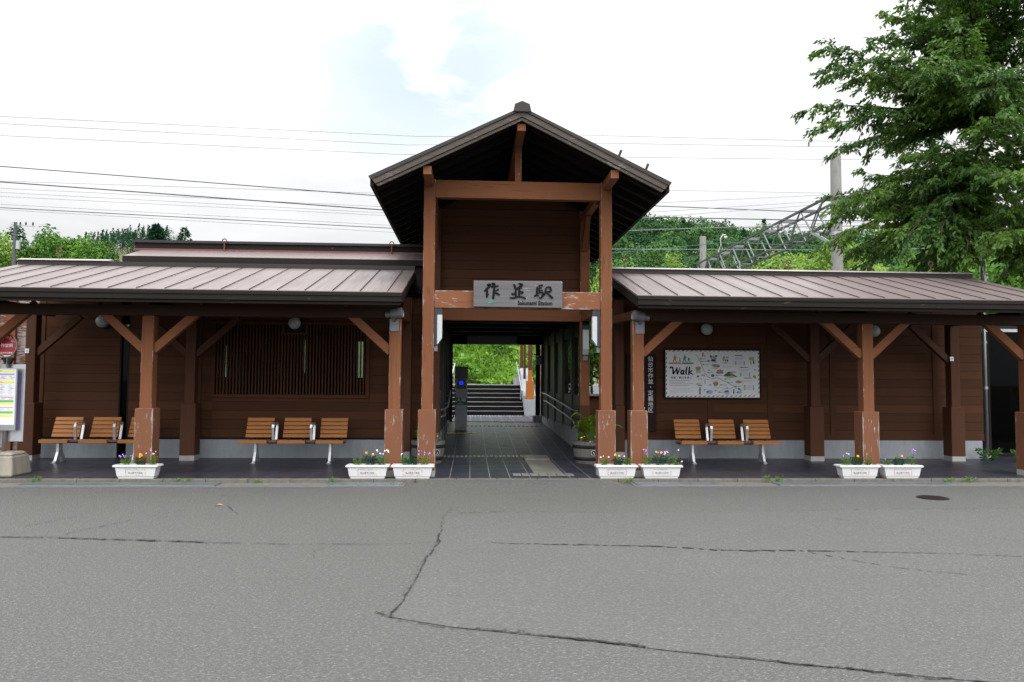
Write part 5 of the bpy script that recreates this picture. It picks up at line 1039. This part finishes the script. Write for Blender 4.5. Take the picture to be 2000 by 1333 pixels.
for i in range(n):
    a = y0+(y1-y0)*i/n; b = y0+(y1-y0)*(i+1)/n; mid = (a+b)/2
    for s_ in (-1,1):
        x = 12.7+s_*tw; lt.beam((x,a,zt),(x,mid,zb_),.042,.042,(1,0,0)); lt.beam((x,mid,zb_),(x,b,zt),.042,.042,(1,0,0))
    lt.beam((12.7-tw,a,zt),(12.7+tw,a,zt),.05,.12); lt.beam((12.7-tw,a,zt),(12.7+tw,b,zt),.035,.035); lt.beam((12.7-tw,mid,zb_),(12.7+tw,mid,zb_),.05,.05)
lt.build('lattice', plain('truss_lattice_paint', (.14,.155,.17), .5, .2), TR)
TRB = MB(); TRB.beam((12.6,14.1,6.35),(12.35,15.2,7.0),.06,.1); TRB.beam((12.8,14.1,6.35),(13.04,15.2,7.0),.06,.1); TRB.build('strut', M['steel'], TR)
for y, z, l in ((26,8.4,'white insulator bracket standing on the truss beam'),):
    t = thing('insulator_bracket', l, 'insulator', (12.7,y,zt)); MB().tube([(12.5,y,zt),(12.7,y,zt+.55),(12.9,y,zt)], .025, 6).tube([(12.7,y,zt+.5),(12.68,y,zt+.85),(12.8,y,zt+1.05),(12.95,y,zt+1.05)], .03, 6).build('bracket', M['steel'], t); MB().lathe([(.05,0),(.11,.03),(.06,.06),(.11,.09),(.05,.13)], (12.95,y,zt+.85), seg=12).build('insulator', M['white'], t)
t = thing('insulator_bracket', 'white insulator on a short grey rod above the wing roof ridge', 'insulator', (12.2,22,5)); MB().tube([(12.2,22,5.5),(12.2,22,7.0)], .03, 8).build('rod', M['steel'], t); MB().lathe([(.05,0),(.20,.03),(.08,.08),(.20,.12),(.06,.2)], (12.2,22,6.1), seg=14).build('insulator', M['white'], t)
UP = thing('utility_pole', 'distant grey utility pole with crossarm above the left trees', 'utility pole', (-33.54,45,0)); MB().tube([(-33.54,45,0),(-33.54,45,12.9)], [.17,.11], 10).build('shaft', M['truss'], UP)
MB().beam((-33.9,45,12.75),(-32.2,45,12.6),.08,.08).beam((-34.0,45,11.5),(-33.0,45,11.5),.08,.08).build('crossarm', M['steel'], UP)
i_ = MB()
for x in (-33.2,-32.8,-32.3): i_.lathe([(.05,0),(.06,.15),(.03,.25)], (x,45,12.68), seg=8)
i_.build('insulator', M['iron'], UP); MB().lathe([(.16,0),(.16,.6)], (-33.3,45,10.9), seg=12).build('transformer', M['steel'], UP)
def wire(pts, r, mat, label, k=[0]):
    (x0,y0,z0) = pts[0]; s0 = (pts[1][2]-z0)/(pts[1][0]-x0); s1 = (pts[-1][2]-pts[-2][2])/(pts[-1][0]-pts[-2][0]); y9 = pts[-1][1]
    P = [(x0-24, y0, z0-24*s0*1.15)]+list(pts)+[(pts[-1][0]+24, y9, pts[-1][2]+24*s1)]
    o = MB().tube(P, r, 5).build('overhead_wire', M[mat], origin=P[0]); tag(o, label, 'wire', 'overhead wires above the station'); return o
WL = [((-15.6,14,10.11),(-1.8,14,9.785),(4.7,15.5,10.48),(13.3,16,10.655),.010,'wire_pale','topmost thin wire crossing the sky above the roof'),((-15.6,14,9.87),(-2.2,14,9.48),(4.8,15.5,10.2),(13.5,16,10.44),.010,'wire_pale','second thin wire from the top crossing the sky'),((-15.6,14,9.47),(-2.5,14,9.15),(5.8,15.5,9.7),(13.9,16,9.96),.010,'wire_pale','third thin wire from the top crossing the sky'),
      ((-15.55,14,8.44),(-3.16,14,7.71),(5.,15.5,7.95),(12.3,16,7.93),.017,'wire','dark wire meeting the left eave of the gable, upper of the thick pair'),((-15.52,14,7.92),(-2.98,14,7.23),(4.5,15.5,7.50),(13.0,16,7.61),.020,'wire','thickest dark wire, lower of the pair left of the gable'),((-15.5,14,7.95),(-3.2,14,7.80),(5.,15.5,8.5),(13.06,16,8.66),.009,'wire_pale','faint wire crossing behind the thick pair'),
      ((-15.5,14,7.71),(-3.07,14,7.346),(5.5,15.5,7.95),(12.9,16,8.56),.009,'wire_pale','uppermost of three faint wires below the thickest wire'),((-15.5,14,7.575),(-3.07,14,7.136),(5.5,15.5,7.6),(12.9,16,8.33),.009,'wire_pale','middle of three faint wires below the thickest wire'),((-15.5,14,7.44),(-3.07,14,7.05),(5.5,15.5,7.4),(12.9,16,8.2),.009,'wire_pale','lowest of three faint wires below the thickest wire'),
      ((-15.5,14,7.18),(-2.9,14,6.72),(5.,15.5,6.95),(13.4,16,7.5),.009,'wire_pale','faint wire just above the twisted cable'),((-15.49,14,7.065),(-2.8,14,6.617),(4.8,15.5,7.00),(13.4,16,7.385),.014,'wire','dark twisted cable passing low over the left hill'),((-15.49,14,7.0),(-2.7,14,6.48),(5.,15.5,6.3),(13,16,6.5),.009,'wire_pale','lowest faint wire above the left roof')]
for a in WL: wire(a[:4], a[4], a[5], a[6])
t = MB().tube([(3,17,6.15),(5.16,16.5,6.315),(9.5,16,6.715),(12.6,15.8,6.6),(21,16,6.0)], .012, 5).build('overhead_wire', plain('green_cable', (.03,.12,.10), .6), origin=(3,17,6.15)); tag(t, 'green cable sagging low above the right roof ridge', 'wire', 'overhead wires above the station')

# ------------------------------------------------------------------ sky, sun, camera
W = bpy.data.worlds.new('World'); SC.world = W; W.use_nodes = True; nt = W.node_tree; nt.nodes.clear()
def wn(typ, ins=None, **kw):
    nd = nt.nodes.new('ShaderNode'+typ)
    for k, v in kw.items(): setattr(nd, k, v)
    for k, v in (ins or {}).items():
        if isinstance(v, bpy.types.NodeSocket): nt.links.new(v, nd.inputs[k])
        else: nd.inputs[k].default_value = v
    return nd
SUN_EL, SUN_AZ = math.radians(58), math.radians(150)   # azimuth clockwise from +Y
sky = wn('TexSky', sky_type='NISHITA', sun_disc=False, sun_elevation=SUN_EL, sun_rotation=SUN_AZ, air_density=1.2, dust_density=2.5)
geo = wn('TexCoord'); sep = wn('SeparateXYZ', {0: geo.outputs['Generated']})
el = wn('Math', {0: sep.outputs[2], 1: 0.}, operation='MAXIMUM').outputs[0]
n1 = wn('TexNoise', {'Vector': wn('Mapping', {'Vector': geo.outputs['Generated'], 'Scale': (1,1,2.6)}).outputs[0], 'Scale': 3.2, 'Detail': 9., 'Roughness': .58, 'Distortion': .3}).outputs[0]
n2 = wn('TexNoise', {'Vector': wn('Mapping', {'Vector': geo.outputs['Generated'], 'Location': (3,1,0), 'Scale': (1,1,3.2)}).outputs[0], 'Scale': 5., 'Detail': 8., 'Roughness': .55}).outputs[0]
def mth(op, a, b=0., c=0.): return wn('Math', {0: a, 1: b, 2: c}, operation=op).outputs[0]
# cloud brightness: brighter towards the zenith, soft noise
lum = mth('MULTIPLY', mth('ADD', .72, mth('MULTIPLY', mth('POWER', el, 1.5), 2.6)), mth('ADD', .74, mth('MULTIPLY', n2, .54)))
tintr = wn('ValToRGB', {'Fac': mth('MULTIPLY', el, 3.)}); e = tintr.color_ramp.elements; e[0].color = (.94,.965,1.,1); e[1].color = (1,1,1,1)
cloud = wn('MixRGB', {'Fac': 1., 'Color1': tintr.outputs[0], 'Color2': wn('CombineXYZ', {0: lum, 1: lum, 2: lum}).outputs[0]}, blend_type='MULTIPLY').outputs[0]
skyc = wn('MixRGB', {'Fac': 1., 'Color1': sky.outputs[0], 'Color2': (.115,.115,.115,1)}, blend_type='MULTIPLY').outputs[0]
thin = wn('MixRGB', {'Fac': .8, 'Color1': skyc, 'Color2': (.88,1.03,1.08,1)}).outputs[0]
# one break in the clouds above the station
hole = wn('VectorMath', {0: geo.outputs['Generated'], 1: V((-.055,.90,.41)).normalized()}, operation='DOT_PRODUCT').outputs['Value']
hm = wn('MapRange', {0: hole, 1: .972, 2: .998, 3: 0., 4: 1.}).outputs[0]
gap = wn('MapRange', {0: mth('ADD', n1, mth('MULTIPLY', hm, .22)), 1: .60, 2: .72, 3: 0., 4: 1.}, interpolation_type='SMOOTHSTEP').outputs[0]
gap = mth('MULTIPLY', gap, hm)
glow = wn('MapRange', {'Value': sep.outputs[1], 1: .15, 2: -.75, 3: 1., 4: 2.1}, interpolation_type='SMOOTHSTEP').outputs[0]   # brightness added to the sun-side cloud behind the camera, to light the wings
cloud = wn('MixRGB', {'Fac': 1., 'Color1': cloud, 'Color2': wn('CombineXYZ', {0: glow, 1: glow, 2: glow}).outputs[0]}, blend_type='MULTIPLY').outputs[0]
fin = wn('MixRGB', {'Fac': mth('MULTIPLY', gap, .85), 'Color1': cloud, 'Color2': thin}).outputs[0]
bg = wn('Background', {'Color': fin, 'Strength': 1.}); nt.links.new(bg.outputs[0], wn('OutputWorld').inputs[0])
sd = bpy.data.lights.new('sun', 'SUN'); sd.energy = 1.1; sd.angle = math.radians(14); sd.color = (1,.96,.9)
so = bpy.data.objects.new('sun', sd); COL.objects.link(so); dirv = V((math.sin(SUN_AZ)*math.cos(SUN_EL), math.cos(SUN_AZ)*math.cos(SUN_EL), math.sin(SUN_EL))); so.rotation_euler = dirv.to_track_quat('Z','Y').to_euler(); so.location = (0,-5,20)
cd = bpy.data.cameras.new('camera'); cd.sensor_width = 36; cd.lens = 36*1450/2000; cd.clip_end = 4000; cd.clip_start = .1
co = bpy.data.objects.new('camera', cd); COL.objects.link(co)
YAW, PITCH, ROLL = .055, .0535, .0068
co.matrix_world = Matrix.Translation((0,-11,1.503)) @ Matrix.Rotation(-YAW,4,'Z') @ Matrix.Rotation(math.pi/2+PITCH,4,'X') @ Matrix.Rotation(ROLL,4,'Z')
SC.camera = co
SC.view_settings.view_transform = 'Standard'; SC.view_settings.look = 'None'; SC.view_settings.exposure = 0.; SC.view_settings.gamma = 1
SC.cycles.max_bounces = 8; SC.cycles.transparent_max_bounces = 16; SC.cycles.diffuse_bounces = 4; SC.cycles.caustics_reflective = False; SC.cycles.caustics_refractive = False
SC.cycles.use_denoising = True
